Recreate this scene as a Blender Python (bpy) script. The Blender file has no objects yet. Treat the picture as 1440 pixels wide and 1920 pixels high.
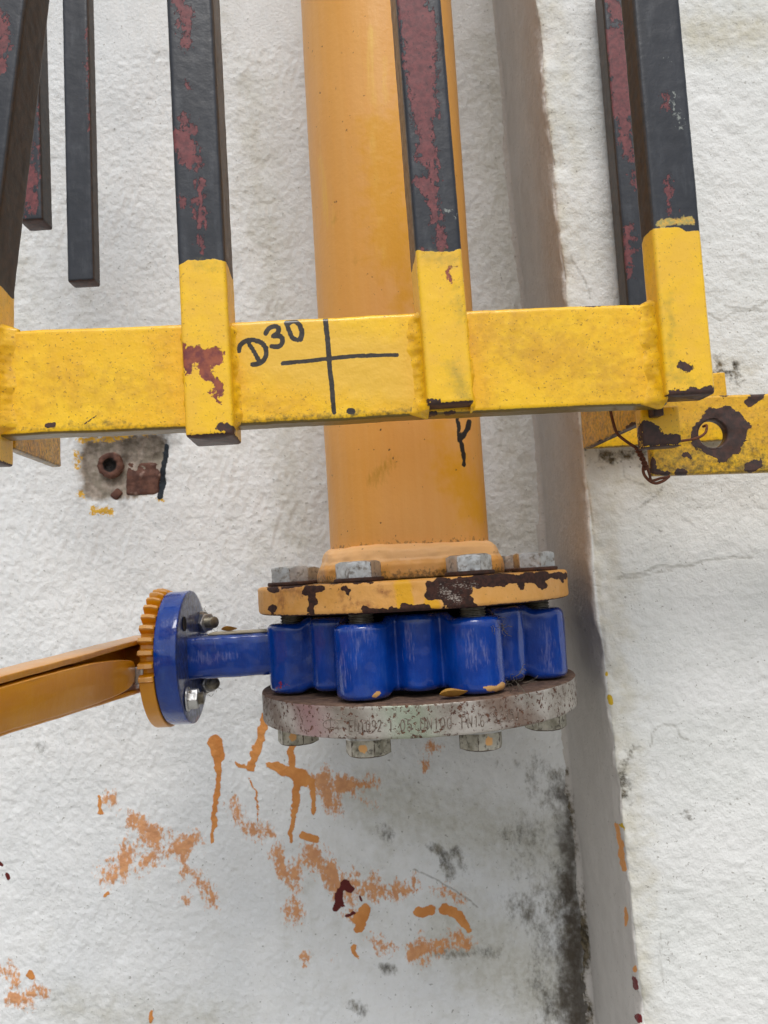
import bpy, math, random
import numpy as np
from mathutils import Matrix, Vector

random.seed(7)
scene = bpy.context.scene
R_ = math.radians

# ------------------------------------------------------------------ camera
FPX = 1518.0                                   # focal length in pixels of the 1440x1920 photograph
PITCH, ROLL, YAW = 0.0776, 0.0598, -0.0070
CAM = np.array([-0.0128, -0.588, 0.0])
_F = np.array([math.sin(YAW)*math.cos(PITCH), math.cos(YAW)*math.cos(PITCH), math.sin(PITCH)])
_X = np.array([math.cos(YAW), -math.sin(YAW), 0.0])
_U = np.cross(_X, _F)
CR = math.cos(ROLL)*_X - math.sin(ROLL)*_U
CU = math.sin(ROLL)*_X + math.cos(ROLL)*_U
cd = bpy.data.cameras.new('camera')
cam = bpy.data.objects.new('camera', cd)
scene.collection.objects.link(cam)
cam.matrix_world = Matrix(((CR[0], CU[0], -_F[0], CAM[0]), (CR[1], CU[1], -_F[1], CAM[1]), (CR[2], CU[2], -_F[2], CAM[2]), (0, 0, 0, 1)))
cd.sensor_fit = 'VERTICAL'; cd.sensor_height = 36.0; cd.sensor_width = 27.0
cd.lens = 36.0*FPX/1920.0
cd.clip_start = 0.01; cd.clip_end = 50
cd.dof.use_dof = True; cd.dof.focus_distance = 0.47; cd.dof.aperture_fstop = 19
scene.camera = cam

# ------------------------------------------------------------------ world, sun, exposure
SUN_EL, SUN_AZ = R_(58), R_(176)               # azimuth clockwise from +Y: behind the camera, a little to the right
w = bpy.data.worlds.new('World'); scene.world = w; w.use_nodes = True
wn = w.node_tree; wn.nodes.clear()
sky = wn.nodes.new('ShaderNodeTexSky'); sky.sky_type = 'NISHITA'; sky.sun_disc = False
sky.sun_elevation = SUN_EL; sky.sun_rotation = SUN_AZ; sky.air_density = 1.0; sky.dust_density = 3.0; sky.ozone_density = 1.0
hs = wn.nodes.new('ShaderNodeHueSaturation'); hs.inputs['Saturation'].default_value = 0.34
bg = wn.nodes.new('ShaderNodeBackground'); bg.inputs['Strength'].default_value = 0.125
wo = wn.nodes.new('ShaderNodeOutputWorld')
wn.links.new(sky.outputs[0], hs.inputs['Color']); wn.links.new(hs.outputs[0], bg.inputs['Color']); wn.links.new(bg.outputs[0], wo.inputs[0])
sl = bpy.data.lights.new('sun', 'SUN'); sl.energy = 1.4; sl.angle = R_(24); sl.color = (1.0, 0.975, 0.94)
so = bpy.data.objects.new('sun', sl); scene.collection.objects.link(so)
sd = Vector((math.sin(SUN_AZ)*math.cos(SUN_EL), math.cos(SUN_AZ)*math.cos(SUN_EL), math.sin(SUN_EL)))
so.rotation_euler = sd.to_track_quat('Z', 'Y').to_euler(); so.location = (0.5, -2, 2)
vs = scene.view_settings
vs.view_transform = 'Standard'; vs.look = 'None'; vs.gamma = 1.0; vs.exposure = 0.1; vs.use_curve_mapping = False
scene.cycles.max_bounces = 6; scene.cycles.diffuse_bounces = 3; scene.cycles.glossy_bounces = 3; scene.cycles.caustics_reflective = False; scene.cycles.caustics_refractive = False

# ------------------------------------------------------------------ helpers
def ray(px, py):
    return _F + CR*(px-720.0)/FPX + CU*(960.0-py)/FPX
def at_y(px, py, Y):                            # the point a photograph pixel shows on the plane y = Y
    d = ray(px, py); return CAM + d*((Y-CAM[1])/d[1])
def on_plane(px, py, P0, n):
    d = ray(px, py); return CAM + d*(np.dot(P0-CAM, n)/np.dot(d, n))
def proj(P):
    d = P-CAM; k = d@_F
    return np.stack([720+FPX*(d@CR)/k, 960-FPX*(d@CU)/k], -1)

def _hash(ix, iy, iz, seed):
    h = (ix*374761393 + iy*668265263 + iz*1274126177 + seed*974711) & 0xffffffff
    h = ((h ^ (h >> 13))*1103515245) & 0xffffffff
    h = ((h ^ (h >> 16))*2246822519) & 0xffffffff
    return ((h ^ (h >> 15)) & 0xffffff)/float(0xffffff)
def vnoise(P, seed=0):
    P = np.asarray(P, float); I = np.floor(P).astype(np.int64); f = P-I; f = f*f*f*(f*(f*6-15)+10)
    out = np.zeros(P.shape[:-1])
    for a in (0, 1):
        wx = f[..., 0] if a else 1-f[..., 0]
        for b in (0, 1):
            wy = f[..., 1] if b else 1-f[..., 1]
            for c in (0, 1):
                wz = f[..., 2] if c else 1-f[..., 2]
                out += wx*wy*wz*_hash(I[..., 0]+a, I[..., 1]+b, I[..., 2]+c, seed)
    return out
def fbm(P, scale, octv=4, seed=0, gain=0.5):
    s = 0; a = 1.0; t = 0
    for o in range(octv):
        s = s + a*vnoise(np.asarray(P)/scale*(2.03**o)+17.3*o, seed+o); t += a; a *= gain
    return s/t

def smooth01(x):
    x = np.clip(x, 0, 1); return x*x*(3-2*x)
def caps(U, segs, soft, warp=0.0, ws=16.0, seed=0):
    """0..1 field of capsules (x0,y0,x1,y1,r[,r1]) on 2-D points U; 0.5 on the outline, made ragged by warp."""
    out = np.zeros(U.shape[:-1])
    if not len(segs): return out
    if warp:
        A = np.array([[min(q[0], q[2])-q[4]-60, min(q[1], q[3])-q[4]-60, max(q[0], q[2])+q[4]+60, max(q[1], q[3])+q[4]+60] for q in segs])
        m = (U[..., 0] > A[:, 0].min()) & (U[..., 0] < A[:, 2].max()) & (U[..., 1] > A[:, 1].min()) & (U[..., 1] < A[:, 3].max())
        U = U.copy(); Q = U[m]; Q3 = np.concatenate([Q, np.zeros((len(Q), 1))], -1)
        U[m] = Q+np.stack([fbm(Q3, ws, 4, 101+seed, 0.62)-0.5, fbm(Q3+31.7, ws, 4, 151+seed, 0.62)-0.5], -1)*warp*2.6
    for s in segs:
        x0, y0, x1, y1, r = s[:5]; r1 = s[5] if len(s) > 5 else r
        rm = max(r, r1)+soft
        m = (U[..., 0] > min(x0, x1)-rm) & (U[..., 0] < max(x0, x1)+rm) & (U[..., 1] > min(y0, y1)-rm) & (U[..., 1] < max(y0, y1)+rm)
        if not m.any(): continue
        p = U[m]; d = np.array([x1-x0, y1-y0]); L = max(d@d, 1e-12)
        t = np.clip(((p-[x0, y0])@d)/L, 0, 1)
        dist = np.hypot(p[:, 0]-x0-t*d[0], p[:, 1]-y0-t*d[1])
        out[m] = np.maximum(out[m], np.clip(0.5+((r+(r1-r)*t)-dist)/soft, 0, 1))
    return out
def poly(pts, r, r1=None):
    n = len(pts)-1; r1 = r if r1 is None else r1
    return [(pts[i][0], pts[i][1], pts[i+1][0], pts[i+1][1], r+(r1-r)*i/n, r+(r1-r)*(i+1)/n) for i in range(n)]
def spline(pts, n=8):
    P = [np.array(p, float) for p in pts]; P = [2*P[0]-P[1]]+P+[2*P[-1]-P[-2]]; o = []
    for i in range(1, len(P)-2):
        a, b, c, d = P[i-1:i+3]
        for k in range(n):
            t = k/n; o.append(0.5*((2*b)+(c-a)*t+(2*a-5*b+4*c-d)*t*t+(3*b-a-3*c+d)*t**3))
    o.append(P[-2]); return o

def link(o, parent=None):
    scene.collection.objects.link(o)
    if parent is not None: o.parent = parent
    return o
def thing(name, loc, label, cat, group=None):
    o = bpy.data.objects.new(name, None); o.location = loc; o.empty_display_size = 0.02
    o['label'] = label; o['category'] = cat
    if group: o['group'] = group
    return link(o)
def mesh_data(name, V, faces, mat, attrs=None, smooth=True):
    V = np.asarray(V, float).reshape(-1, 3)
    me = bpy.data.meshes.new(name)
    arrs = [np.asarray(f, np.int32) for f in faces if len(f)]
    loops = np.concatenate([a.ravel() for a in arrs]); tot = np.concatenate([np.full(len(a), a.shape[1], np.int32) for a in arrs])
    st = np.concatenate([[0], np.cumsum(tot)[:-1]]).astype(np.int32)
    me.vertices.add(len(V)); me.vertices.foreach_set('co', V.ravel())
    me.loops.add(len(loops)); me.loops.foreach_set('vertex_index', loops)
    me.polygons.add(len(tot)); me.polygons.foreach_set('loop_start', st); me.polygons.foreach_set('loop_total', tot)
    me.polygons.foreach_set('use_smooth', np.full(len(tot), bool(smooth)))
    me.update(calc_edges=True); me.validate()
    for k, a in (attrs or {}).items():
        at = me.attributes.new(k, 'FLOAT', 'POINT'); at.data.foreach_set('value', np.asarray(a, np.float32).ravel())
    if mat: me.materials.append(mat)
    return me
def build(name, V, faces, mat, parent=None, attrs=None, smooth=True):
    """V in world coordinates; stored relative to the parent thing's base."""
    V = np.asarray(V, float).reshape(-1, 3)
    off = np.zeros(3); p = parent
    while p is not None: off = off+np.array(p.location); p = p.parent
    return link(bpy.data.objects.new(name, mesh_data(name, V-off, faces, mat, attrs, smooth)), parent)
def grid_faces(n, m, closed=False, base=0):
    i, j = np.meshgrid(np.arange(n-1), np.arange(m if closed else m-1), indexing='ij'); i = i.ravel(); j = j.ravel(); k = (j+1) % m
    return np.stack([i*m+j, i*m+k, (i+1)*m+k, (i+1)*m+j], -1)+base
def fan(ring, c, flip=False):
    ring = np.asarray(ring); n = np.roll(ring, -1)
    return np.stack([n, ring, np.full(len(ring), c)] if flip else [ring, n, np.full(len(ring), c)], -1)
def lathe(prof, n, closed_ends=False, rfun=None):
    """prof: (r,z) list -> verts (len,n,3), faces"""
    t = np.arange(n)*2*np.pi/n; pr = np.array(prof, float)
    V = np.stack([pr[:, :1]*np.cos(t), pr[:, :1]*np.sin(t), pr[:, 1:]+0*t], -1)
    return V, [grid_faces(len(pr), n, True)]
def rounded_ring(wd, dp, r, step):
    """closed outline of a rounded rectangle x in +-wd/2, y in 0..dp, with outward normals"""
    pts = []; nr = []
    cs = [(wd/2-r, r, -90), (wd/2-r, dp-r, 0), (-wd/2+r, dp-r, 90), (-wd/2+r, r, 180)]
    for q in range(4):
        cx, cy, a0 = cs[q]; nx, ny, _ = cs[(q+1) % 4]
        for k in range(4):
            a = R_(a0+90*k/4); pts.append((cx+r*math.cos(a), cy+r*math.sin(a))); nr.append((math.cos(a), math.sin(a)))
        a = R_(a0+90); e = np.array([cx+r*math.cos(a), cy+r*math.sin(a)]); a2 = R_(cs[(q+1) % 4][2]); s = np.array([nx+r*math.cos(a2), ny+r*math.sin(a2)])
        k = max(1, int(round(np.linalg.norm(s-e)/step)))
        for i in range(k): pts.append(tuple(e+(s-e)*i/k)); nr.append((math.cos(a), math.sin(a)))
    return np.array(pts), np.array(nr)
def bar(wd, dp, L, r=0.002, step=0.003, lstep=0.003, lump=0.00012, seed=0, endr=0.0012):
    """rounded bar along local z (0..L), front face at y=0. Returns V (n,3), N (n,3), faces"""
    P, N2 = rounded_ring(wd, dp, r, step); m = len(P)
    zs = np.linspace(endr, L-endr, max(2, int(L/lstep)))
    rows = [(0.0, endr), (endr*0.3, endr*0.3)]+[(z, 0.0) for z in zs]+[(L-endr*0.3, endr*0.3), (L, endr)]
    V = np.array([[(p[0]-n[0]*ins, p[1]-n[1]*ins, z) for p, n in zip(P, N2)] for z, ins in rows])
    N = np.array([[(n[0], n[1], 0) for n in N2]]*len(rows))
    n = len(rows)
    F = grid_faces(n, m, True)
    V = V.reshape(-1, 3); N = N.reshape(-1, 3)
    V = V+N*((fbm(V, 0.006, 3, seed)-0.5)*lump*4)[:, None]
    c0 = len(V); V = np.concatenate([V, [[0, dp/2, 0], [0, dp/2, L]]]); N = np.concatenate([N, [[0, 0, -1], [0, 0, 1]]])
    N[:m] = (0, 0, -1); N[(n-1)*m:n*m] = (0, 0, 1)
    return V, N, [F, fan(np.arange(m), c0, True), fan(np.arange((n-1)*m, n*m), c0+1)]
def xf(V, o, ex, ey, ez):
    return np.asarray(o)+V[:, :1]*np.asarray(ex)+V[:, 1:2]*np.asarray(ey)+V[:, 2:3]*np.asarray(ez)
def tube(pts, rad, n=8, wob=0.0):
    P = np.array(pts, float); k = len(P); T = np.gradient(P, axis=0); T /= np.linalg.norm(T, axis=1)[:, None]+1e-12
    up = np.array([0.3, 0.2, 0.93]); A = np.cross(T, up); A /= np.linalg.norm(A, axis=1)[:, None]+1e-12; B = np.cross(T, A)
    t = np.arange(n)*2*np.pi/n; rr = np.broadcast_to(np.asarray(rad, float), (k,))
    V = P[:, None]+(A[:, None]*np.cos(t)[None, :, None]+B[:, None]*np.sin(t)[None, :, None])*rr[:, None, None]
    if wob: V = V+(np.random.RandomState(1).rand(*V.shape)-.5)*wob
    F = [grid_faces(k, n, True), np.arange(n)[None, ::-1], np.arange((k-1)*n, k*n)[None]]
    return V.reshape(-1, 3), F

# ------------------------------------------------------------------ materials
def srgb(r, g, b):
    return tuple(((c/255.0)/12.92 if c/255.0 <= 0.04045 else ((c/255.0+0.055)/1.055)**2.4) for c in (r, g, b))
def layered(name, base, rough=0.5, metal=0.0, base2=None, vscale=40.0, vdet=5, stretch=(1, 1, 1), layers=(), bumps=(), coat=0.0, spec=0.5, rvar=0.12):
    m = bpy.data.materials.new(name); m.use_nodes = True; nt = m.node_tree; nt.nodes.clear(); L = nt.links.new
    def N(t, **kw):
        n = nt.nodes.new(t)
        for k, v in kw.items(): setattr(n, k, v)
        return n
    def math_(op, a, b=None, c=None):
        n = N('ShaderNodeMath', operation=op)
        for i, v in enumerate((a, b, c)):
            if v is None: continue
            if isinstance(v, (int, float)): n.inputs[i].default_value = v
            else: L(v, n.inputs[i])
        return n.outputs[0]
    out = N('ShaderNodeOutputMaterial'); bs = N('ShaderNodeBsdfPrincipled'); L(bs.outputs[0], out.inputs[0])
    tc = N('ShaderNodeTexCoord'); oi = N('ShaderNodeObjectInfo')
    add = N('ShaderNodeVectorMath', operation='ADD'); sc = N('ShaderNodeVectorMath', operation='SCALE')
    cmb = N('ShaderNodeCombineXYZ'); 
    for i in range(3): L(oi.outputs['Random'], cmb.inputs[i])
    L(cmb.outputs[0], sc.inputs[0]); sc.inputs['Scale'].default_value = 3.7
    L(tc.outputs['Object'], add.inputs[0]); L(sc.outputs[0], add.inputs[1]); vec = add.outputs[0]
    def noise(scale, det=4, rgh=0.55, st=(1, 1, 1), dist=0.0):
        v = vec
        if tuple(st) != (1, 1, 1):
            mp = N('ShaderNodeMapping'); mp.inputs['Scale'].default_value = st; L(vec, mp.inputs[0]); v = mp.outputs[0]
        n = N('ShaderNodeTexNoise'); n.inputs['Scale'].default_value = scale; n.inputs['Detail'].default_value = det
        n.inputs['Roughness'].default_value = rgh; n.inputs['Distortion'].default_value = dist
        L(v, n.inputs['Vector']); return n.outputs[0]
    def mixc(f, a, b):
        n = N('ShaderNodeMix', data_type='RGBA'); L(f, n.inputs[0])
        for i, v in ((6, a), (7, b)):
            if isinstance(v, tuple): n.inputs[i].default_value = (*v[:3], 1)
            else: L(v, n.inputs[i])
        return n.outputs[2]
    def mixf(f, a, b):
        n = N('ShaderNodeMix', data_type='FLOAT'); L(f, n.inputs[0])
        for i, v in ((2, a), (3, b)):
            if isinstance(v, (int, float)): n.inputs[i].default_value = v
            else: L(v, n.inputs[i])
        return n.outputs[0]
    def ss(v, lo, hi):
        n = N('ShaderNodeMapRange', interpolation_type='SMOOTHSTEP'); L(v, n.inputs[0]); n.inputs[1].default_value = lo; n.inputs[2].default_value = hi
        return n.outputs[0]
    v0 = ss(noise(vscale, vdet, 0.6, stretch), 0.32, 0.68)
    col = mixc(v0, base, base2 if base2 else tuple(c*0.82 for c in base))
    rg = math_('MULTIPLY_ADD', noise(vscale*4, 3), rvar, rough-rvar/2)
    mt = metal; H = None
    for b in bumps:
        scale, amp = b[:2]; st = b[2] if len(b) > 2 else (1, 1, 1)
        h = math_('MULTIPLY', noise(scale, 3, 0.55, st), amp*2)
        H = h if H is None else math_('ADD', H, h)
    for l in layers:
        nz = noise(l.get('ns', 300), l.get('det', 3), l.get('rgh', 0.6), l.get('st', (1, 1, 1)), l.get('dist', 0.0))
        na = l.get('na', 0.5)
        if l.get('a'):
            an = N('ShaderNodeAttribute', attribute_name=l['a']); val = an.outputs['Fac']
            val = math_('ADD', val, math_('MULTIPLY_ADD', nz, na, -0.5*na))
        else:
            val = math_('MULTIPLY_ADD', nz, na, 0.5+l['bias']-0.5*na)
        e = l.get('e', 0.05); msk = ss(val, 0.5-e, 0.5+e)
        if l.get('o', 1) != 1: msk = math_('MULTIPLY', msk, l['o'])
        c = l['c']
        if l.get('c2'): c = mixc(ss(noise(l.get('cs', 200), 4), 0.35, 0.65), l['c'], l['c2'])
        col = mixc(msk, col, c)
        if 'r' in l: rg = mixf(msk, rg, l['r'])
        if 'm' in l or not isinstance(mt, (int, float)): mt = mixf(msk, mt, l.get('m', 0.0))
        if l.get('h'):
            h = math_('MULTIPLY', msk, l['h']); H = h if H is None else math_('ADD', H, h)
    L(col, bs.inputs['Base Color']); L(rg, bs.inputs['Roughness'])
    if isinstance(mt, (int, float)): bs.inputs['Metallic'].default_value = mt
    else: L(mt, bs.inputs['Metallic'])
    bs.inputs['Specular IOR Level'].default_value = spec
    if coat: bs.inputs['Coat Weight'].default_value = coat; bs.inputs['Coat Roughness'].default_value = 0.07
    if H is not None:
        bp = N('ShaderNodeBump'); bp.inputs['Strength'].default_value = 1.0; bp.inputs['Distance'].default_value = 1.0
        L(H, bp.inputs['Height']); L(bp.outputs[0], bs.inputs['Normal'])
    return m

ORANGE = srgb(220, 152, 86); ORANGE2 = srgb(207, 136, 72)
RUST = srgb(74, 46, 38); RUST2 = srgb(50, 34, 30); PRIMER = srgb(124, 60, 62); PRIMER2 = srgb(98, 46, 50)
YEL = srgb(254, 205, 20); YEL2 = srgb(248, 192, 14)
TRAFFIC = dict(ns=500, na=0.35, e=0.06)

M_wall = layered('white_lime_paint', srgb(236, 238, 238), 0.85, base2=srgb(226, 229, 230), vscale=9, vdet=3, layers=[
    dict(c=srgb(186, 184, 170), c2=srgb(204, 204, 195), a='grime_shade', ns=70, na=0.7, e=0.3, o=0.7),
    dict(c=srgb(120, 118, 108), bias=-0.205, ns=300, na=1.0, e=0.04, o=0.6, det=2),
    dict(c=srgb(60, 56, 46), c2=srgb(104, 96, 76), cs=90, a='mould', ns=420, na=1.2, e=0.42, o=0.85, st=(1, 1, 0.6), rgh=0.7, det=4),
    dict(c=srgb(150, 142, 128), c2=srgb(184, 172, 160), cs=120, a='patch', ns=260, na=0.5, e=0.25),
    dict(c=srgb(72, 64, 54), a='soot', ns=160, na=0.6, e=0.35, o=0.9),
    dict(c=ORANGE2, c2=ORANGE, a='dry', ns=420, na=1.25, e=0.15, r=0.55, h=0.00010, st=(1, 0.6, 0.6), o=0.88, rgh=0.68),
    dict(c=ORANGE, c2=ORANGE2, cs=60, a='orange', ns=300, na=0.55, e=0.07, r=0.5, h=0.00025),
    dict(c=srgb(96, 30, 28), a='dred', ns=260, na=0.45, e=0.07, r=0.45),
    dict(c=srgb(222, 176, 66), a='yspk', ns=420, na=1.5, e=0.1, r=0.55),
    dict(c=srgb(44, 50, 56), a='tar', ns=300, na=0.35, e=0.06, r=0.6, h=0.0005),
    dict(c=srgb(112, 108, 98), a='crack', ns=400, na=0.5, e=0.25, o=0.6),
], bumps=[(750, 0.00018), (300, 0.00044)], spec=0.25)
M_pil = layered('white_lime_paint_weathered', srgb(237, 238, 236), 0.85, base2=srgb(227, 229, 226), vscale=12, vdet=3, layers=[
    dict(c=srgb(200, 194, 172), c2=srgb(212, 208, 194), a='grime_shade', ns=70, na=0.7, e=0.3, o=0.75),
    dict(c=srgb(234, 230, 225), c2=srgb(222, 218, 213), cs=60, a='side_grey', ns=150, na=0.25, e=0.15),  # side face: greyer than the front, with upright streaks
    dict(c=srgb(176, 171, 165), a='side_grey', ns=380, na=1.6, e=0.22, st=(1, 1, 0.05), o=0.6, det=5),
    dict(c=srgb(130, 124, 114), bias=-0.205, ns=320, na=1.0, e=0.04, o=0.6, det=2),
    dict(c=srgb(60, 54, 42), c2=srgb(110, 100, 80), a='mould', ns=300, na=0.8, e=0.22),
    dict(c=ORANGE, a='orange', ns=220, na=0.4, e=0.07, r=0.5),
    dict(c=srgb(110, 30, 34), a='dred', ns=200, na=0.4, e=0.07, r=0.45),
    dict(c=srgb(206, 172, 50), a='yspk', ns=300, na=0.6, e=0.1),
    dict(c=srgb(126, 120, 106), a='crack', ns=350, na=0.5, e=0.3, o=0.42, h=-0.0005),
], bumps=[(700, 0.00018), (260, 0.00046)], spec=0.25)
M_pipe = layered('ochre_gloss_paint', srgb(230, 166, 90), 0.42, base2=srgb(230, 164, 72), vscale=9, stretch=(1, 1, 0.4), layers=[
    dict(c=srgb(222, 164, 98), bias=-0.16, ns=45, na=0.9, e=0.2, st=(1, 1, 0.12), o=0.6),
    dict(c=srgb(238, 186, 112), bias=-0.06, ns=160, na=1.0, e=0.25, st=(1, 1, 0.03), o=0.3, det=4),
    dict(c=srgb(236, 184, 84), a='fresh', ns=300, na=0.9, e=0.2, st=(1, 1, 0.1)),
    dict(c=srgb(238, 190, 134), a='peach', ns=160, na=0.6, e=0.25, o=0.8),
    dict(c=srgb(226, 160, 38), a='yel', ns=120, na=0.7, e=0.25),
    dict(c=srgb(186, 138, 40), a='scuff_glint', ns=500, na=0.7, e=0.25, st=(1, 1, 0.3), o=0.8),
    dict(c=srgb(110, 72, 42), bias=-0.235, ns=260, na=1.0, e=0.03, o=0.85, det=2),
    dict(c=srgb(128, 96, 58), a='dirt', ns=420, na=1.1, e=0.12, o=0.85),
    dict(c=srgb(38, 36, 36), a='ink', ns=500, na=0.4, e=0.1),
], bumps=[(160, 0.00012), (420, 0.00006), (60, 0.00015, (1, 1, 0.15)), (350, 0.00005, (1, 1, 0.04))], spec=0.4)
M_flangey = layered('chipped_ochre_paint', srgb(232, 174, 100), 0.5, base2=srgb(224, 162, 78), vscale=60, layers=[
    dict(c=srgb(232, 172, 40), a='yel', ns=200, na=0.5, e=0.15),
    dict(c=srgb(150, 92, 56), a='stain', ns=250, na=0.9, e=0.25, o=0.8),
    dict(c=srgb(120, 74, 46), bias=-0.19, ns=420, na=1.0, e=0.05, o=0.8),
    dict(c=RUST, c2=RUST2, cs=400, a='rust', ns=330, na=0.5, e=0.03, r=0.8, h=-0.0005, det=6),
    dict(c=srgb(170, 160, 150), a='bare', ns=700, na=1.3, e=0.12, r=0.55, st=(1, 1, 2)),
    dict(c=srgb(70, 62, 52), a='dirt', ns=300, na=0.8, e=0.2, r=0.9),
], bumps=[(500, 0.00012), (150, 0.0002)], spec=0.35)
M_yellow = layered('yellow_gloss_paint', YEL, 0.42, base2=YEL2, vscale=35, layers=[
    dict(c=srgb(222, 170, 50), bias=-0.12, ns=120, na=0.9, e=0.2, o=0.3),
    dict(c=srgb(196, 142, 34), a='dirt', ns=220, na=1.3, e=0.4, o=0.6),
    dict(c=srgb(140, 94, 24), bias=-0.165, ns=700, na=1.0, e=0.05, o=0.7, det=2),
    dict(c=srgb(238, 190, 60), a='fresh', ns=150, na=0.4, e=0.25),
    dict(c=srgb(116, 48, 46), c2=srgb(150, 72, 56), a='prim', ns=420, na=0.85, e=0.06, r=0.6, h=-0.00015),
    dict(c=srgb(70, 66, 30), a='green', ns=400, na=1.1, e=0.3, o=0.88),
    dict(c=RUST, c2=RUST2, cs=300, a='rust', ns=560, na=0.9, e=0.04, r=0.7, h=-0.0003),
    dict(c=srgb(40, 34, 30), c2=srgb(52, 44, 30), cs=700, a='ink', ns=900, na=0.3, e=0.08, r=0.35),
], bumps=[(380, 0.00010), (900, 0.00003), (110, 0.00022)], coat=0.25)
M_bar = layered('peeling_black_paint', srgb(24, 29, 37), 0.36, base2=srgb(36, 40, 48), vscale=70, stretch=(1, 1, 0.4), layers=[
    dict(c=srgb(74, 78, 84), bias=-0.14, ns=140, na=0.9, e=0.15, st=(1, 1, 0.3), o=0.6),
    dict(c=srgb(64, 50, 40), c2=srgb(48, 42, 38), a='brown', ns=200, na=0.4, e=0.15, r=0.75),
    dict(c=PRIMER, c2=PRIMER2, cs=300, a='red', ns=460, na=1.5, e=0.05, r=0.6, h=-0.0002, det=5, rgh=0.68, st=(1, 1, 0.55)),
    dict(c=srgb(24, 25, 27), bias=-0.16, ns=700, na=1.0, e=0.05, det=2, o=0.7, r=0.6),
    dict(c=srgb(150, 156, 150), a='pale', ns=500, na=1.1, e=0.08, o=0.8),
    dict(c=srgb(226, 178, 70), c2=srgb(170, 160, 90), cs=500, a='half', ns=500, na=0.9, e=0.1),
    dict(c=srgb(253, 202, 26), c2=srgb(246, 194, 48), cs=70, a='yel', ns=420, na=0.22, e=0.03, r=0.4, h=0.0003),
    dict(c=srgb(150, 104, 34), a='yspec', ns=700, na=1.0, e=0.05, o=0.6, det=2),
    dict(c=srgb(116, 48, 46), c2=srgb(160, 82, 52), a='prim', ns=420, na=0.9, e=0.06, r=0.6, h=-0.00015, dist=0.6),
    dict(c=srgb(150, 136, 50), a='green', ns=300, na=0.9, e=0.35, o=0.55),
    dict(c=RUST, c2=RUST2, cs=300, a='rust', ns=560, na=0.9, e=0.04, r=0.7, h=-0.0003),
], bumps=[(330, 0.00006), (900, 0.00003), (120, 0.0001)], coat=0.25)
M_blue = layered('blue_gloss_enamel', srgb(0, 52, 140), 0.22, base2=srgb(0, 64, 160), vscale=60, layers=[
    dict(c=srgb(60, 92, 160), bias=-0.16, ns=160, na=1.0, e=0.15, st=(1, 1, 0.22), o=0.4),
    dict(c=srgb(150, 152, 196), a='scuff_glint', ns=800, na=1.6, e=0.25, o=0.3, r=0.5, st=(1, 1, 0.16)),  # scuffs; on the lugs, gloss highlights painted as pale streaks
    dict(c=srgb(216, 166, 100), a='orange', ns=300, na=0.5, e=0.06, r=0.5),
    dict(c=srgb(150, 40, 40), a='dred', ns=600, na=1.2, e=0.08),
    dict(c=srgb(60, 62, 66), a='dirt', ns=260, na=0.8, e=0.25, o=0.8, r=0.8),
], bumps=[(90, 0.0004, (1, 1, 0.35)), (330, 0.00014, (1, 1, 0.5)), (700, 0.00006)], coat=0.8, rvar=0.2, spec=0.35)
M_lever = layered('amber_gloss_paint', srgb(222, 152, 14), 0.34, base2=srgb(214, 142, 12), vscale=30, layers=[
    dict(c=srgb(222, 166, 92), a='worn', ns=300, na=0.4, e=0.2),  # paler tone on tooth tips; paints the lever's top flange as lit
    dict(c=srgb(60, 52, 44), bias=-0.28, ns=160, na=1.0, e=0.03),
    dict(c=srgb(120, 84, 40), bias=-0.25, ns=420, na=1.0, e=0.05, o=0.7),
], bumps=[(140, 0.0001), (500, 0.00004)], coat=0.3)
M_zinc = layered('zinc_plated_steel', srgb(214, 216, 216), 0.36, 0.8, base2=srgb(186, 188, 188), vscale=120, layers=[
    dict(c=srgb(104, 92, 74), bias=-0.12, ns=220, na=1.0, e=0.12, r=0.7, m=0.2, o=0.85),
    dict(c=srgb(220, 166, 104), a='orange', ns=380, na=0.4, e=0.06, r=0.5, m=0.0),
    dict(c=srgb(92, 66, 48), a='rust', ns=300, na=0.8, e=0.15, r=0.8, m=0.0),
], bumps=[(500, 0.00006), (180, 0.00012)])
M_bolt_low = layered('weathered_zinc', srgb(196, 192, 178), 0.38, 0.6, base2=srgb(146, 142, 126), vscale=160, layers=[
    dict(c=srgb(58, 50, 40), bias=-0.12, ns=260, na=1.0, e=0.1, r=0.7, m=0.1, o=0.85),
    dict(c=srgb(70, 56, 44), a='rust', ns=350, na=0.7, e=0.12, r=0.8, m=0.0),
    dict(c=srgb(224, 170, 106), a='orange', ns=420, na=0.6, e=0.06, r=0.5, m=0.0),
], bumps=[(500, 0.00008), (180, 0.00015)])
M_washer = layered('rusted_washer', srgb(84, 54, 42), 0.75, 0.1, base2=srgb(60, 44, 38), vscale=300, bumps=[(500, 0.0001)])
M_thread = layered('greasy_thread', srgb(150, 144, 128), 0.42, 0.6, base2=srgb(100, 94, 82), vscale=200)
M_galv = layered('galvanised_flange', srgb(198, 193, 186), 0.38, 0.55, base2=srgb(150, 142, 132), vscale=45, layers=[
    dict(c=srgb(182, 140, 144), a='pink', ns=60, na=0.3, e=0.4, o=0.75),
    dict(c=srgb(160, 186, 158), a='mint', ns=60, na=0.3, e=0.4, o=0.5),
    dict(c=srgb(122, 104, 92), a='dull', ns=160, na=0.6, e=0.3, r=0.65, m=0.15),
    dict(c=srgb(100, 62, 40), c2=srgb(72, 48, 38), cs=500, bias=-0.068, ns=330, na=1.0, e=0.05, r=0.8, m=0.0, det=5, rgh=0.7, h=-0.00015),
    dict(c=srgb(86, 66, 54), c2=srgb(116, 92, 76), a='rust', ns=260, na=0.7, e=0.12, r=0.85, m=0.0),
], bumps=[(600, 0.00008), (900, 0.00006, (1, 1, 0.2))])
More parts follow.
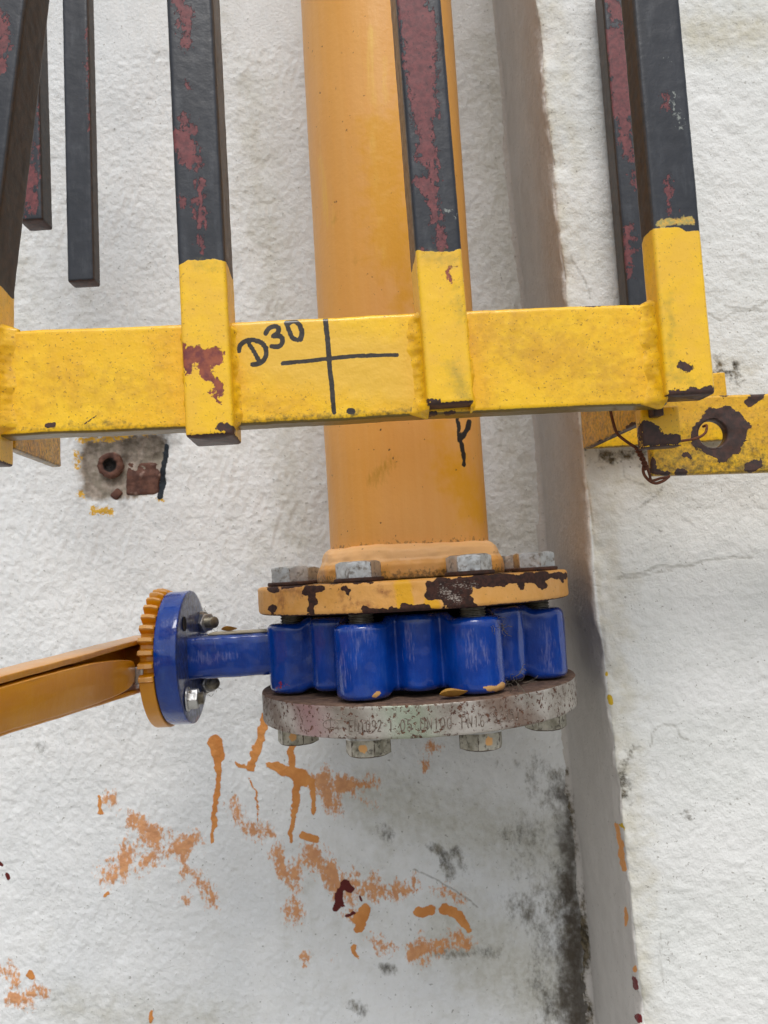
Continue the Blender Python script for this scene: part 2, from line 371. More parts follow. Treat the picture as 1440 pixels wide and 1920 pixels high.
M_stamp = layered('stamped_letters', srgb(108, 94, 83), 0.5, 0.35, base2=srgb(152, 141, 131), vscale=260)
M_rusty = layered('rusty_steel', srgb(78, 50, 42), 0.8, 0.1, base2=srgb(116, 80, 66), vscale=130, layers=[
    dict(c=srgb(160, 134, 122), a='pale', ns=200, na=1.0, e=0.2), dict(c=srgb(26, 21, 19), a='dark', ns=200, na=0.6, e=0.2)], bumps=[(300, 0.0003), (90, 0.0004)])
M_wire = layered('rusty_wire', srgb(116, 66, 40), 0.7, 0.2, base2=srgb(84, 48, 34), vscale=400)
M_gasket = layered('black_rubber_gasket', srgb(26, 25, 26), 0.8)
M_leaf = layered('dry_leaf_skin', srgb(176, 132, 50), 0.7, base2=srgb(150, 106, 44), vscale=200)
M_web = layered('dusty_web', srgb(116, 106, 92), 0.9, base2=srgb(90, 82, 70), vscale=300)
M_beige = layered('beige_edge_strip', srgb(186, 176, 152), 0.6, base2=srgb(160, 150, 128), vscale=120)

# ------------------------------------------------------------------ the wall and its pilaster
WALL_Y, PIL_Y = 0.135, -0.018
def axis(lo, hi, step, far_lo, far_hi):
    a = list(np.arange(lo, hi+step/2, step)); s = step
    while a[-1] < far_hi: s *= 1.35; a.append(a[-1]+s)
    s = step; b = []
    x = lo
    while x > far_lo: s *= 1.35; x -= s; b.append(x)
    return np.array(b[::-1]+a)
def wallpx(U3):                                 # photo pixels of points of a plane, for reading off where its marks are
    return proj(U3)

wall = thing('wall', (0, WALL_Y, -0.6), 'white lime-painted rough plaster wall with a pilaster, orange paint splashes and mould', 'wall')
xs = axis(-0.40, 0.138, 0.00125, -1.3, 0.14); xs = np.append(xs[xs < 0.139], 0.16)
zs = axis(-0.43, 0.50, 0.00125, -1.2, 1.3)
X, Z = np.meshgrid(xs, zs, indexing='ij'); P = np.stack([X, 0*X, Z], -1)
FLAT = np.stack([X, 0*X+WALL_Y, Z], -1)
PX = wallpx(FLAT)
hgt = (fbm(P, 0.09, 2, 3)-0.5)*0.004; h2 = (fbm(P*[1, 1, 0.8], 0.014, 3, 11)-0.5)*0.0014 + np.abs(fbm(P*[1, 1, 0.7], 0.0075, 2, 23)-0.5)*0.0009 + (vnoise(P/0.0040, 41)-0.5)*0.0007 + (vnoise(P/0.0027, 42)-0.5)*0.0004 + (fbm((P@np.array([[0.94, 0, 0.34], [0, 1, 0], [-0.34, 0, 0.94]]))*[1, 1, 0.16], 0.0035, 2, 46)-0.5)*0.0011*smooth01((fbm(P, 0.05, 2, 47)-0.45)*6)
hgt = hgt+h2; h2 = (h2-h2.mean())/h2.std()
flatter = smooth01((X-0.0)/0.1)*0.12            # smoother, brushed plaster near the pilaster
hgt = hgt*(1-flatter)
orange = []; dry = []; dred = []; mould = []; yspk = []; grime_shade = []; soot = []; patch = []; tar = []; crack = []
orange += poly([(404, 1390), (411, 1421)], 12, 13)+poly([(411, 1421), (409, 1470), (402, 1530), (397, 1577)], 7, 4.5)
orange += poly([(497, 1345), (489, 1385), (475, 1421), (466, 1440)], 8, 7)+poly([(445, 1432), (470, 1440)], 4)
orange += poly([(547, 1396), (547, 1452)], 6)+poly([(506, 1434), (530, 1445), (565, 1455)], 7, 13)+poly([(560, 1455), (580, 1465)], 13, 9)
orange += poly([(558, 1465), (553, 1520), (544, 1577)], 8, 5)+poly([(585, 1465), (588, 1524)], 6, 4)
orange += poly([(186, 1493), (189, 1524)], 4)+poly([(569, 1568), (590, 1576)], 7)+poly([(665, 1725), (687, 1704), (672, 1745)], 8, 9)
orange += poly([(835, 1702), (858, 1715), (880, 1745)], 12, 4)+poly([(785, 1709), (808, 1706)], 10)+poly([(281, 1895), (285, 1912)], 4)
orange += poly([(662, 1775), (668, 1793)], 4)+poly([(466, 1462), (480, 1485), (485, 1512), (481, 1540)], 2, 1.5)+[(56, 1827, 58, 1830, 8), (200, 1680, 204, 1676, 4)]
dry += [(603, 1462, 620, 1512, 15, 13), (637, 1474, 694, 1471, 12, 9), (670, 1490, 690, 1505, 8), (815, 1400, 800, 1434, 10, 6), (215, 1500, 222, 1520, 8)]
dry += [(206, 1640, 250, 1590, 14, 17), (250, 1621, 290, 1605, 15), (300, 1605, 356, 1582, 13, 15), (350, 1635, 403, 1690, 14, 13), (240, 1540, 300, 1570, 12), (430, 1510, 440, 1540, 10), (460, 1555, 500, 1565, 8)]
dry += [(550, 1627, 556, 1715, 15, 12), (590, 1600, 628, 1650, 20), (637, 1660, 740, 1668, 20, 15), (740, 1670, 770, 1655, 15, 12), (640, 1715, 660, 1718, 9)]
dry += [(700, 1771, 725, 1776, 9), (778, 1782, 810, 1765, 14), (810, 1768, 869, 1765, 12, 9), (819, 1668, 856, 1681, 10), (740, 1778, 775, 1770, 5)]
dry += [(3, 1815, 31, 1834, 12), (37, 1871, 68, 1859, 13), (520, 1600, 540, 1640, 9), (575, 1797, 625, 1800, 4), (330, 1680, 345, 1690, 5)]
dred += [(636, 1672, 640, 1698, 7, 4), (644, 1660, 658, 1668, 8, 6)]
dred += poly([(631, 1702), (636, 1675), (646, 1656)], 6, 7)+poly([(650, 1658), (660, 1668)], 6, 3)+[(674, 1680, 676, 1690, 3), (12, 1640, 14, 1648, 4), (0, 1620, 3, 1622, 4), (650, 1718, 662, 1712, 3)]
mould += [(1040, 1478, 1062, 1510, 20), (1010, 1440, 1045, 1450, 12), (1060, 1500, 1075, 1640, 22, 12), (1030, 1640, 1080, 1660, 16), (1060, 1700, 1078, 1800, 36), (1040, 1780, 1065, 1920, 20, 30), (1000, 1540, 1020, 1580, 14), (1010, 1680, 1040, 1720, 24), (985, 1600, 1000, 1640, 10), (1075, 1800, 1095, 1960, 24)]
mould += [(1000, 1470, 1040, 1500, 22), (990, 1560, 1050, 1620, 30), (990, 1700, 1040, 1800, 30), (1010, 1850, 1030, 1900, 26)]
wmould = list(mould)
mould += [(715, 1555, 728, 1568, 11), (940, 1430, 970, 1432, 9), (830, 1600, 845, 1640, 5), (858, 1595, 880, 1640, 7), (1040, 1830, 1050, 1900, 20), (810, 1590, 840, 1605, 5)]
mould += [(720, 1815, 760, 1820, 6), (800, 1788, 930, 1784, 6), (660, 1885, 680, 1895, 7), (80, 1400, 82, 1402, 6), (1000, 1760, 1010, 1830, 14)]
soot += [(165, 832, 305, 826, 16), (160, 850, 165, 925, 5), (215, 895, 235, 905, 8), (160, 930, 230, 940, 6), (225, 850, 290, 850, 8), (1065, 1480, 1090, 1920, 16, 40)]
patch += [(172, 840, 288, 834, 20), (172, 918, 280, 912, 20), (172, 855, 288, 860, 24), (172, 890, 285, 890, 24)]
tar += poly([(312, 836), (307, 870), (305, 905), (301, 932)], 5, 7)
yspk += [(150, 825, 195, 821, 4), (200, 820, 245, 816, 5), (270, 812, 285, 810, 5), (145, 850, 145, 875, 5), (175, 958, 205, 958, 7), (300, 936, 304, 938, 5), (150, 925, 152, 930, 4)]
grime_shade += [(700, 1500, 1050, 1600, 70), (850, 1750, 1000, 1850, 90), (950, 0, 990, 900, 40), (900, 1000, 1000, 1000, 60), (120, 1890, 400, 1910, 40), (500, 1050, 560, 900, 20), (470, 150, 560, 1000, 40), (920, 100, 990, 1000, 50)]  # grime, plus shade painted on the wall either side of the pipe
crack += poly(spline([(775, 1630), (830, 1655), (895, 1700)]), 1.3)
orange_f = caps(PX, orange, 10, 5.5, 15)
dc = caps(PX, [(*q[:4], *[1.3*v for v in q[4:]]) for q in dry], 50, 9, 30); dry_f = np.clip(dc*0.78+(dc > 0)*(0.055*h2+(fbm(P*[1, 1, 0.5], 0.009, 3, 61)-0.5)*0.7), 0, 1)*smooth01(dc*4)
mc = np.maximum(caps(PX, [q for q in mould if q[0] > 975], 70, 16, 40), caps(PX, [q for q in mould if q[0] <= 975], 26, 8, 22)*0.8); mould_f = np.clip(mc*0.62+(mc > 0)*((fbm(P*[1, 1, 0.5], 0.020, 6, 67, 0.7)-0.5)*1.5-0.05*h2), 0, 1)*smooth01(mc*3)
attrs = dict(orange=orange_f, dry=dry_f, dred=caps(PX, dred, 8, 4, 12), mould=mould_f, yspk=caps(PX, yspk, 18, 6, 12)*0.9, grime_shade=np.maximum(caps(PX, grime_shade, 160, 20, 60)*0.8, (fbm(P*[1, 1, 0.35], 0.05, 4, 93)-0.2)*0.75),
             soot=np.clip(caps(PX, soot, 60, 14, 30)*0.85+(fbm(P, 0.01, 4, 88)-0.5)*0.5*(caps(PX, soot, 60) > 0), 0, 1), patch=caps(PX, patch, 22, 9, 24), tar=caps(PX, tar, 7, 4, 14), crack=caps(PX, crack, 6, 2.5, 14))
hgt = hgt-0.0045*smooth01(caps(PX, patch, 22, 9, 24))
Vw = FLAT.copy(); Vw[..., 1] -= hgt
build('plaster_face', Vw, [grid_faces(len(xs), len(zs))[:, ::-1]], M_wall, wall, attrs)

# pilaster: one folded sheet, side face -> worn arris -> front face
PEX = 0.1345; rc = 0.005
rf = 0.008; path = []
for k in range(8):
    a = R_(96-96*k/8); path.append((PEX-rf+rf*math.cos(a), WALL_Y-rf+0.001+rf*math.sin(a), -math.cos(a), -math.sin(a)))
side = np.arange(WALL_Y-rf, PIL_Y+rc, -0.0016); path += [(PEX, y, -1, 0) for y in side]
for k in range(1, 7):
    a = R_(90*k/6.5); path.append((PEX+rc-rc*math.cos(a), PIL_Y+rc-rc*math.sin(a), -math.cos(a), -math.sin(a)))
fx = axis(PEX+rc+0.0005, 0.36, 0.0016, PEX, 1.0); path += [(x, PIL_Y, 0, -1) for x in fx if x > PEX+rc]
path = np.array(path); zs2 = axis(-0.40, 0.46, 0.0016, -1.2, 1.3)
ns, nz = len(path), len(zs2)
S = np.stack([np.repeat(path[:, :1], nz, 1), np.repeat(path[:, 1:2], nz, 1), np.repeat(zs2[None], ns, 0)], -1)
Nn = np.stack([np.repeat(path[:, 2:3], nz, 1), np.repeat(path[:, 3:4], nz, 1), np.zeros((ns, nz))], -1)
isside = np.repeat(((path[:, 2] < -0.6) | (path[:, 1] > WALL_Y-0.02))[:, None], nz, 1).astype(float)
dist_edge = np.hypot(S[..., 0]-PEX, S[..., 1]-PIL_Y)
edge = np.exp(-(dist_edge/0.010)**2)
h = (fbm(S, 0.08, 2, 5)-0.5)*0.004 + ((fbm(S, 0.013, 3, 15)-0.5)*0.0015 + (vnoise(S/0.0028, 45)-0.5)*0.0005 + np.abs(fbm(S, 0.007, 2, 27)-0.5)*0.0011 + (vnoise(S/0.004, 43)-0.5)*0.0007)*(1-0.8*isside) + isside*(fbm(S*[1, 1, 0.06], 0.004, 2, 8)-0.5)*0.0008
h = h - edge*(np.clip(fbm(S, 0.03, 3, 77)-0.42, 0, 1)*0.012) - edge*np.clip(fbm(S, 0.010, 2, 78)-0.5, 0, 1)*0.005
h = h + (fbm(S*[0, 0, 1], 0.12, 2, 91)-0.5)*0.006*isside
S[..., 0] -= (S[..., 2]+0.31)*0.026            # the pilaster leans a little
PXp = proj(S)
front = 1-isside
orange = poly([(1152, 1545), (1159, 1590), (1164, 1632)], 2, 4)+poly([(1167, 1700), (1170, 1735)], 2.5)+[(1186, 1812, 1188, 1820, 4)]
dred = poly([(1185, 1834), (1189, 1853)], 3.5, 4)+poly([(1193, 1902), (1198, 1916)], 3)
yspk = [(1142, 1305, 1145, 1316, 5), (1160, 1548, 1166, 1552, 5), (1135, 1262, 1136, 1266, 3)]
crack = poly(spline([(1360, 575), (1400, 580), (1425, 572), (1440, 565)]), 2.0)+poly(spline([(1330, 590), (1355, 600), (1380, 585), (1440, 582)]), 2.0)+poly(spline([(1155, 1085), (1200, 1075), (1240, 1062), (1290, 1062), (1330, 1050), (1410, 1045)]), 2.0)
crack += poly(spline([(1165, 1075), (1180, 1085), (1260, 1068)]), 1.4)+poly(spline([(1220, 1400), (1222, 1375), (1240, 1360), (1268, 1362), (1275, 1380), (1300, 1390)]), 1.6)+poly(spline([(1195, 955), (1225, 935), (1245, 915)]), 2.0)+poly(spline([(1095, 905), (1098, 990), (1108, 1080)]), 1.6)+poly(spline([(1170, 870), (1172, 895), (1210, 912)]), 1.1)
crack += poly(spline([(1170, 1440), (1185, 1410), (1200, 1400)]), 1.6)+poly(spline([(1070, 480), (1100, 540), (1105, 560)]), 1.4)+poly(spline([(1240, 1745), (1238, 1800), (1245, 1850)]), 1.0)
mould = [(1125, 845, 1200, 850, 14), (1100, 850, 1120, 862, 14), (1330, 690, 1370, 700, 12), (1190, 1400, 1160, 1480, 6), (1165, 1470, 1168, 1490, 5), (1280, 1525, 1284, 1530, 6)]
grime_shade = [(1140, 880, 1190, 1900, 30, 45), (1040, 0, 1100, 500, 22), (1300, 60, 1440, 60, 60), (1130, 900, 1240, 900, 40), (1150, 1380, 1200, 1700, 40), (1340, 680, 1400, 700, 20)]
edgef = np.clip(1-dist_edge/0.03, 0, 1)*front
build('pilaster', S+Nn*h[..., None], [grid_faces(ns, nz)[:, ::-1]], M_pil, wall, dict(
    side_grey=isside*np.clip(0.35+0.9*np.clip(dist_edge/0.012, 0, 1), 0, 1), grime_shade=np.maximum(caps(PXp, grime_shade, 120, 20, 50)*front*0.72, edgef*0.66), mould=np.clip(caps(PXp, mould, 50, 12, 30)*0.8+(caps(PXp, mould, 50) > 0)*(fbm(S, 0.012, 5, 68, 0.65)-0.5)*1.4, 0, 1)*front+np.clip(caps(PXp, wmould, 60, 12, 30)*0.7+(fbm(S*[1, 1, 0.5], 0.020, 5, 67, 0.7)-0.5)*1.3, 0, 1)*np.clip((S[..., 1]-WALL_Y+0.016)/0.01, 0, 1)*(caps(PXp, wmould, 60) > 0),
    orange=caps(PXp, orange, 8, 4, 14), dred=caps(PXp, dred, 7, 3, 12), yspk=caps(PXp, yspk, 7, 3, 10), crack=caps(PXp, [(*q[:4], q[4]+0.5, (q[5] if len(q) > 5 else q[4])+0.5) for q in crack], 7, 3, 18)*front))

ground = link(bpy.data.objects.new('ground', mesh_data('ground', [(-6, -8, -1.25), (6, -8, -1.25), (6, 0.6, -1.25), (-6, 0.6, -1.25)], [[(0, 1, 2, 3)]], layered('pale_concrete', srgb(168, 164, 156), 0.9, vscale=3, bumps=[(30, 0.002)]))))  # unseen sheet below the view, added to bounce light upward
ground['kind'] = 'structure'

# cut-off anchor in the wall
ac = at_y(225, 878, WALL_Y)
anc = thing('wall_anchor', tuple(ac), 'rusty cut-off pipe stub and steel plate set in a dirty patch of wall', 'anchor')
c = at_y(208, 873, WALL_Y+0.0025)
prof = [(0.0118, 0.007), (0.0115, -0.0030), (0.0108, -0.0042), (0.0078, -0.0045), (0.0058, -0.0035), (0.0052, -0.001), (0.0050, 0.0), (0.0001, 0.0003)]
V, F = lathe(prof, 40); V = V.reshape(-1, 3); V = V+(fbm(V, 0.004, 3, 2)-0.5)[:, None]*0.003
rr = np.hypot(V[:, 0], V[:, 1])
V = np.stack([c[0]+V[:, 0], c[1]+V[:, 2], c[2]+V[:, 1]], -1)
build('pipe_stub', V, F, M_rusty, anc, dict(dark=np.clip((0.0072-rr)/0.002, 0, 1), pale=np.clip((rr-0.009)/0.003, 0, 1)*0.45))
c = at_y(268, 897, WALL_Y+0.002)
V, N, F = bar(0.030, 0.012, 0.030, 0.002, 0.0015, 0.0015, 0.0003, 9, 0.002)
dd = fbm(V, 0.009, 3, 6)
V = V+N*(0.0022*(dd-0.5))[:, None]
up = np.clip((V[:, 2]-0.019)/0.004, 0, 1); V[:, 1] += up*0.0022
V = xf(V-[0, 0.001, 0.015], c, (1, 0, -0.06), (0, 1, 0), (0.06, 0, 1))
build('plate', V, F, M_rusty, anc, dict(dark=0*dd, pale=smooth01((dd-0.45)*3)*0.75))
V, N, F = bar(0.008, 0.004, 0.010, 0.002, 0.001, 0.001, 0.0004, 4, 0.002)
c = at_y(217, 926, WALL_Y); V = xf(V-[0, 0.0, 0.005], c, (0.7, 0, -0.7), (0, 1, 0), (0.7, 0, 0.7))
build('mortar_crumb', V, F, M_rusty, anc, dict(dark=np.zeros(len(V)), pale=np.zeros(len(V))+0.2))

# ------------------------------------------------------------------ the gas pipe with its flange
Z1, Z2, Z3, Z4 = -0.0035, -0.0222, -0.0755, -0.0955   # upper flange top / bottom, blind flange top / bottom
pipe = thing('steel_pipe', (0, 0, Z2), 'upright ochre-yellow painted steel pipe with bolted chipped flange', 'pipe')
n = 150; zz = np.concatenate([np.arange(0.018, 0.56, 0.0028), [0.6, 0.7]]); t = np.arange(n)*2*np.pi/n
rp = 0.0572
V = np.stack([rp*np.cos(t)[None]+0*zz[:, None], rp*np.sin(t)[None]+0*zz[:, None], zz[:, None]+0*t[None]], -1)
dn = (fbm(V, 0.07, 2, 31)-0.5)*0.0008+(fbm(V*[1, 1, 0.4], 0.012, 3, 32)-0.5)*0.0004
V = V*np.array([1, 1, 0])*(1+dn/rp)[..., None]+V*np.array([0, 0, 1])
PXv = proj(V); fr = (V[..., 1] < 0.01)
ink = caps(PXv, poly(spline([(858, 780), (861, 815), (868, 850), (872, 873)]), 3.2, 4.2)+poly(spline([(880, 790), (876, 805), (866, 820)]), 6.5, 3.5), 5, 4, 12)*fr
ink = np.maximum(ink, caps(PXv, poly(spline([(706, 788), (722, 825), (738, 862)]), 0.9)+[(741, 866, 742, 868, 3)], 3.0)*fr)
fresh = caps(PXv, [(697, 60, 700, 190, 10), (722, 110, 726, 190, 6), (700, 230, 725, 480, 16), (600, 300, 620, 420, 8)], 40)*fr*0.75
scf = caps(PXv, [(622, 420, 630, 395, 7), (660, 490, 668, 485, 8), (700, 900, 730, 870, 20), (845, 700, 850, 770, 4)], 30, 8, 20)*fr*0.52
yel = caps(PXv, [(850, 880, 900, 960, 40), (820, 800, 830, 830, 16), (720, 250, 740, 480, 50), (760, 560, 770, 100, 30)], 110)*fr*0.8
dirt = np.clip(0.55-(V[..., 2]-0.018)/0.02, 0, 0.5)
build('shaft', V, [grid_faces(len(zz), n, True)], M_pipe, pipe, dict(ink=ink, fresh=fresh, scuff_glint=scf, yel=yel, dirt=dirt))
prof = [(0.060, Z1+0.0005), (0.0672, Z1+0.0005), (0.0674, Z1+0.005), (0.0668, Z1+0.0095), (0.0652, Z1+0.0122), (0.0640, Z1+0.0140), (0.0634, Z1+0.0165), (0.0622, Z1+0.0195), (0.0600, Z1+0.0218), (0.0578, Z1+0.0230), (0.0566, Z1+0.0236)]
pr = []
for a, b in zip(prof[:-1], prof[1:]):
    for k in range(4): pr.append((a[0]+(b[0]-a[0])*k/4, a[1]+(b[1]-a[1])*k/4))
pr.append(prof[-1]); V, F = lathe(pr, 180)
dn = (fbm(V, 0.025, 2, 51)-0.5)*0.003+(fbm(V, 0.007, 3, 52)-0.5)*0.0022; V[..., 2] += (fbm(V*[1, 1, 0], 0.03, 2, 53)-0.5)*0.004*smooth01((V[..., 2]-Z1-0.008)/0.01)
V[..., :2] *= (1+dn/0.064)[..., None]
build('weld_collar', V, F, M_pipe, pipe, dict(dirt=np.clip(0.66-(V[..., 2]-Z1)/0.020, 0, 0.62), peach=smooth01((V[..., 2]-Z1-0.010)/0.004)*0.85, ink=0*V[..., 0], scuff_glint=0*V[..., 0], yel=0*V[..., 0]))
def disc_profile(R, zt, zb, ch, rin, n_rim=12):
    p = [(rin, zb)]+[(rin+(R-ch-rin)*k/8, zb) for k in range(1, 9)]+[(R-ch*0.3, zb+ch*0.3)]
    p += [(R, zb+ch+(zt-zb-2*ch)*k/n_rim) for k in range(n_rim+1)]
    p += [(R-ch*0.3, zt-ch*0.3)]+[(R-ch-(R-ch-rin)*k/8, zt) for k in range(9)]
    return p
V, F = lathe(disc_profile(0.110, Z1, Z2, 0.0022, 0.045, 20), 800)
PXv = proj(V); dn = (fbm(V, 0.02, 2, 61)-0.5)*0.0010+(fbm(V, 0.005, 2, 62)-0.5)*0.0005
rim = np.hypot(V[..., 0], V[..., 1]); isr = (rim > 0.106)
V[..., :2] *= (1+dn*isr/0.11)[..., None]
fr = (V[..., 1] < 0.03)
rust = caps(PXv, [(575, 1106, 603, 1104, 9, 7), (588, 1115, 584, 1146, 8, 5), (505, 1104, 516, 1106, 7), (510, 1140, 515, 1142, 7), (645, 1104, 650, 1112, 6, 4), (652, 1106, 652, 1114, 3)], 10, 5, 13)
rust = np.maximum(rust, caps(PXv, [(805, 1096, 880, 1092, 10), (810, 1110, 870, 1108, 14), (840, 1125, 875, 1125, 12), (805, 1092, 890, 1140, 6, 10), (890, 1092, 945, 1094, 12, 8), (945, 1086, 1020, 1080, 10), (1010, 1090, 1018, 1096, 8), (700, 1145, 760, 1146, 6), (760, 1143, 800, 1140, 10), (680, 1143, 700, 1145, 5), (1050, 1080, 1055, 1086, 4), (1020, 1082, 1060, 1078, 5), (900, 1085, 1000, 1080, 7), (530, 1100, 570, 1098, 3), (620, 1094, 700, 1090, 2), (975, 1097, 978, 1100, 6)], 10, 6, 14))*fr
rust = np.maximum(rust, np.clip(0.68-(V[..., 2]-Z2)/0.004, 0, 0.75)*(rim > 0.09))
rust = np.maximum(rust, (V[..., 2] > Z1-0.0004)*(rim < 0.107)*0.45)
build('flange', V, F, M_flangey, pipe, dict(rust=rust, bare=caps(PXv, [(830, 1108, 860, 1125, 10), (850, 1098, 890, 1098, 6)], 30)*fr*0.62,
      yel=caps(PXv, [(755, 1100, 760, 1135, 16), (805, 1128, 815, 1135, 10)], 25)*fr, stain=caps(PXv, [(715, 1105, 728, 1110, 10), (640, 1115, 645, 1135, 8), (540, 1105, 560, 1110, 12), (660, 1130, 700, 1140, 10), (520, 1100, 530, 1140, 8)], 40)*fr*0.7,
      dirt=(V[..., 2] > Z1-0.0006)*(rim < 0.106)*np.clip(0.75-np.abs(rim-0.072)/0.03, 0, 0.7)))

def bolt_mesh(af, hh, dab=False, seed=0):
    nt = 72; t = np.arange(nt)*2*np.pi/nt; rt = af/2/np.cos(((t+np.pi/6) % (np.pi/3))-np.pi/6)
    rows = []
    for k in range(7): rows.append((rt, np.full(nt, hh*0.86*k/6)))
    zc = hh-np.clip(rt-af/2*0.94, 0, 1)*0.45; rows.append((rt*0.995, np.minimum(zc, hh*0.97)))
    rows.append((np.minimum(rt, af/2*0.94), np.full(nt, hh))); rows.append((np.full(nt, af*0.3), np.full(nt, hh))); rows.append((np.full(nt, af*0.28), np.full(nt, hh*0.985)))
    V = np.array([np.stack([r*np.cos(t), r*np.sin(t), z], -1) for r, z in rows])
    F = [grid_faces(len(rows), nt, True)]
    c0 = V.size//3; base = (len(rows)-1)*nt; V = np.concatenate([V.reshape(-1, 3), [[0, 0, hh*0.985]]]); F.append(fan(np.arange(base, base+nt), c0))
    V = V+(fbm(V+seed, 0.003, 2, 5)-0.5)[:, None]*0.0003
    a = np.zeros(len(V))
    if dab:
        th = np.arctan2(V[:, 1], V[:, 0]); off = ((th-dab+np.pi) % (2*np.pi))-np.pi
        a = np.clip(0.5+(0.0026-np.hypot(off*af*0.5, V[:, 2]-hh*0.45))/0.005, 0, 1)*(np.hypot(V[:, 0], V[:, 1]) > af*0.4)
    rr_ = np.hypot(V[:, 0], V[:, 1]); corner = np.clip((rr_-af*0.552)/(af*0.02), 0, 1)*0.5
    low = seed > 0
    return mesh_data('bolt_head', V, F, M_bolt_low if low else M_zinc, dict(orange=a, rust=np.maximum(np.clip(0.4-V[:, 2]/hh*0.6, 0, 1), corner if not low else np.maximum(corner*1.2, (V[:, 2] > hh*0.9)*0.7))), smooth=False)
wp = [(0.008, 0.0), (0.0152, 0.0), (0.0156, 0.0008), (0.0156, 0.0020), (0.0150, 0.0026), (0.008, 0.0026)]
Vq, Fq = lathe(wp, 40); me_w = mesh_data('washer', Vq, Fq, M_washer, smooth=False)
zt_ = np.arange(0, 0.0125, 0.00025); pr = [(0.0078+0.00045*math.sin(2*math.pi*z/0.002), z) for z in zt_]; Vq, Fq = lathe(pr, 32); me_t = mesh_data('thread', Vq, Fq, M_thread)
me_b = bolt_mesh(0.0245, 0.0102)
def put(name, me, loc, parent, rz=0.0, flip=False):
    o = link(bpy.data.objects.new(name, me), parent); o.location = loc; o.rotation_euler = (math.pi if flip else 0, 0, rz); return o
hexrot = [8, 40, 2, 25, 11, 50, 33, 18]
for k in range(8):
    a = R_(22.5+45*k); x, y = 0.09*math.cos(a), 0.09*math.sin(a)
    b = put('bolt', me_b, (x, y, Z1+0.0028-Z2), pipe, R_({4: 6, 5: 36, 6: 25, 7: 8}.get(k, hexrot[k])))
    b.rotation_euler[0] = R_(random.uniform(-1.2, 1.2))
    put('washer', me_w, (0, 0, -0.0026), b); put('thread', me_t, (0, 0, Z2-Z1-0.0105), b)

# ------------------------------------------------------------------ the butterfly valve
valve = thing('butterfly_valve', (0, 0, Z3), 'glossy blue lugged butterfly valve with yellow toothed lever, clamped between two flanges', 'valve')
nt = 1440; th = np.arange(nt)*2*np.pi/nt; r0 = np.full(nt, 0.0755)
lugm = np.zeros(nt)
for k in range(16):
    lug = k % 2 == 1; a0 = k*math.pi/8; RR, rho = (0.0890, 0.0182) if lug else (0.0785, 0.0140)
    al = (th-a0+np.pi) % (2*np.pi)-np.pi; m = np.abs(np.sin(al)) < rho/RR; m &= np.abs(al) < 0.5
    rr = np.zeros(nt); rr[m] = RR*np.cos(al[m])+np.sqrt(np.maximum(rho**2-(RR*np.sin(al[m]))**2, 0))
    r0 = np.maximum(r0, rr)
    if lug: lugm = np.maximum(lugm, smooth01(1.5-np.abs(al)/(rho/RR*0.95)*1.0) if False else smooth01((0.215-np.abs(al))/0.03))
kern = np.exp(-0.5*(np.arange(-24, 25)/5.0)**2); kern /= kern.sum()
r0 = np.convolve(np.concatenate([r0[-24:], r0, r0[:24]]), kern, 'valid')
C2 = np.stack([r0*np.cos(th), r0*np.sin(th)], -1); T2 = np.roll(C2, -1, 0)-np.roll(C2, 1, 0); T2 /= np.linalg.norm(T2, axis=1)[:, None]; N2 = np.stack([T2[:, 1], -T2[:, 0]], -1)
VB, VT_lug, VT_gap = Z3+0.0012, Z2-0.0062, Z2-0.0026
br = 0.0042; rows = []
for k in range(0, 6): a = R_(90*k/5); rows.append((br*(1-math.sin(a)), 'b', br*(1-math.cos(a))))
for k in range(1, 14): rows.append((0.0, 'm', k/14))
for k in range(0, 6): a = R_(90*k/5); rows.append((br*(1-math.cos(a)), 't', br*(1-math.sin(a))))
zt = VT_gap+(VT_lug-VT_gap)*lugm; zb = VB+0.0025*(1-lugm); V = []
for ins, kd, q in rows:
    z = zb+q if kd == 'b' else (zt-q if kd == 't' else zb+br+(zt-zb-2*br)*q)
    p = C2-N2*ins; V.append(np.stack([p[:, 0], p[:, 1], z], -1))
for zref in (zt,): V.append(np.stack([0.066*np.cos(th), 0.066*np.sin(th), zref], -1))
V = np.array(V); V[-1, :, 2] = zt
F = [grid_faces(len(V), nt, True)]
dn = (fbm(V, 0.014, 2, 71)-0.5)*0.0010+(fbm(V*[1, 1, 0.4], 0.006, 2, 72)-0.5)*0.0004
V[..., 0] += N2[None, :, 0]*dn; V[..., 1] += N2[None, :, 1]*dn
PXv = proj(V); fr = (V[..., 1] < 0.0)
build('valve_body', V, F, M_blue, valve, dict(orange=caps(PXv, [(915, 1292, 940, 1290, 5, 9), (935, 1296, 942, 1285, 6), (905, 1290, 918, 1291, 2), (702, 1305, 712, 1300, 5, 3)], 7, 5, 12)*fr,
      scuff_glint=caps(PXv, [(663, 1175, 668, 1250, 8, 4), (690, 1180, 696, 1200, 9), (880, 1190, 885, 1240, 8), (1025, 1180, 1030, 1250, 8), (765, 1180, 768, 1230, 6), (640, 1230, 645, 1280, 5), (905, 1200, 910, 1235, 5)], 34, 5, 12)*fr*0.72,  # upright gloss highlights painted on the lugs
      dred=caps(PXv, [(520, 1285, 540, 1280, 6)], 16, 6, 10)*fr*0.62, dirt=np.clip(0.5-(V[..., 2]-VB)/0.01, 0, 0.45)+np.clip((V[..., 2]-(VT_lug-0.0025))/0.004, 0, 0.35)))
V, F = lathe([(0.05, Z2-0.0002), (0.0735, Z2-0.0002), (0.0738, Z2-0.003), (0.068, Z2-0.006), (0.068, Z3+0.006), (0.0735, Z3+0.003), (0.0735, Z3+0.0002), (0.05, Z3+0.0002)], 120)
build('seat_gasket', V, F, M_gasket, valve)
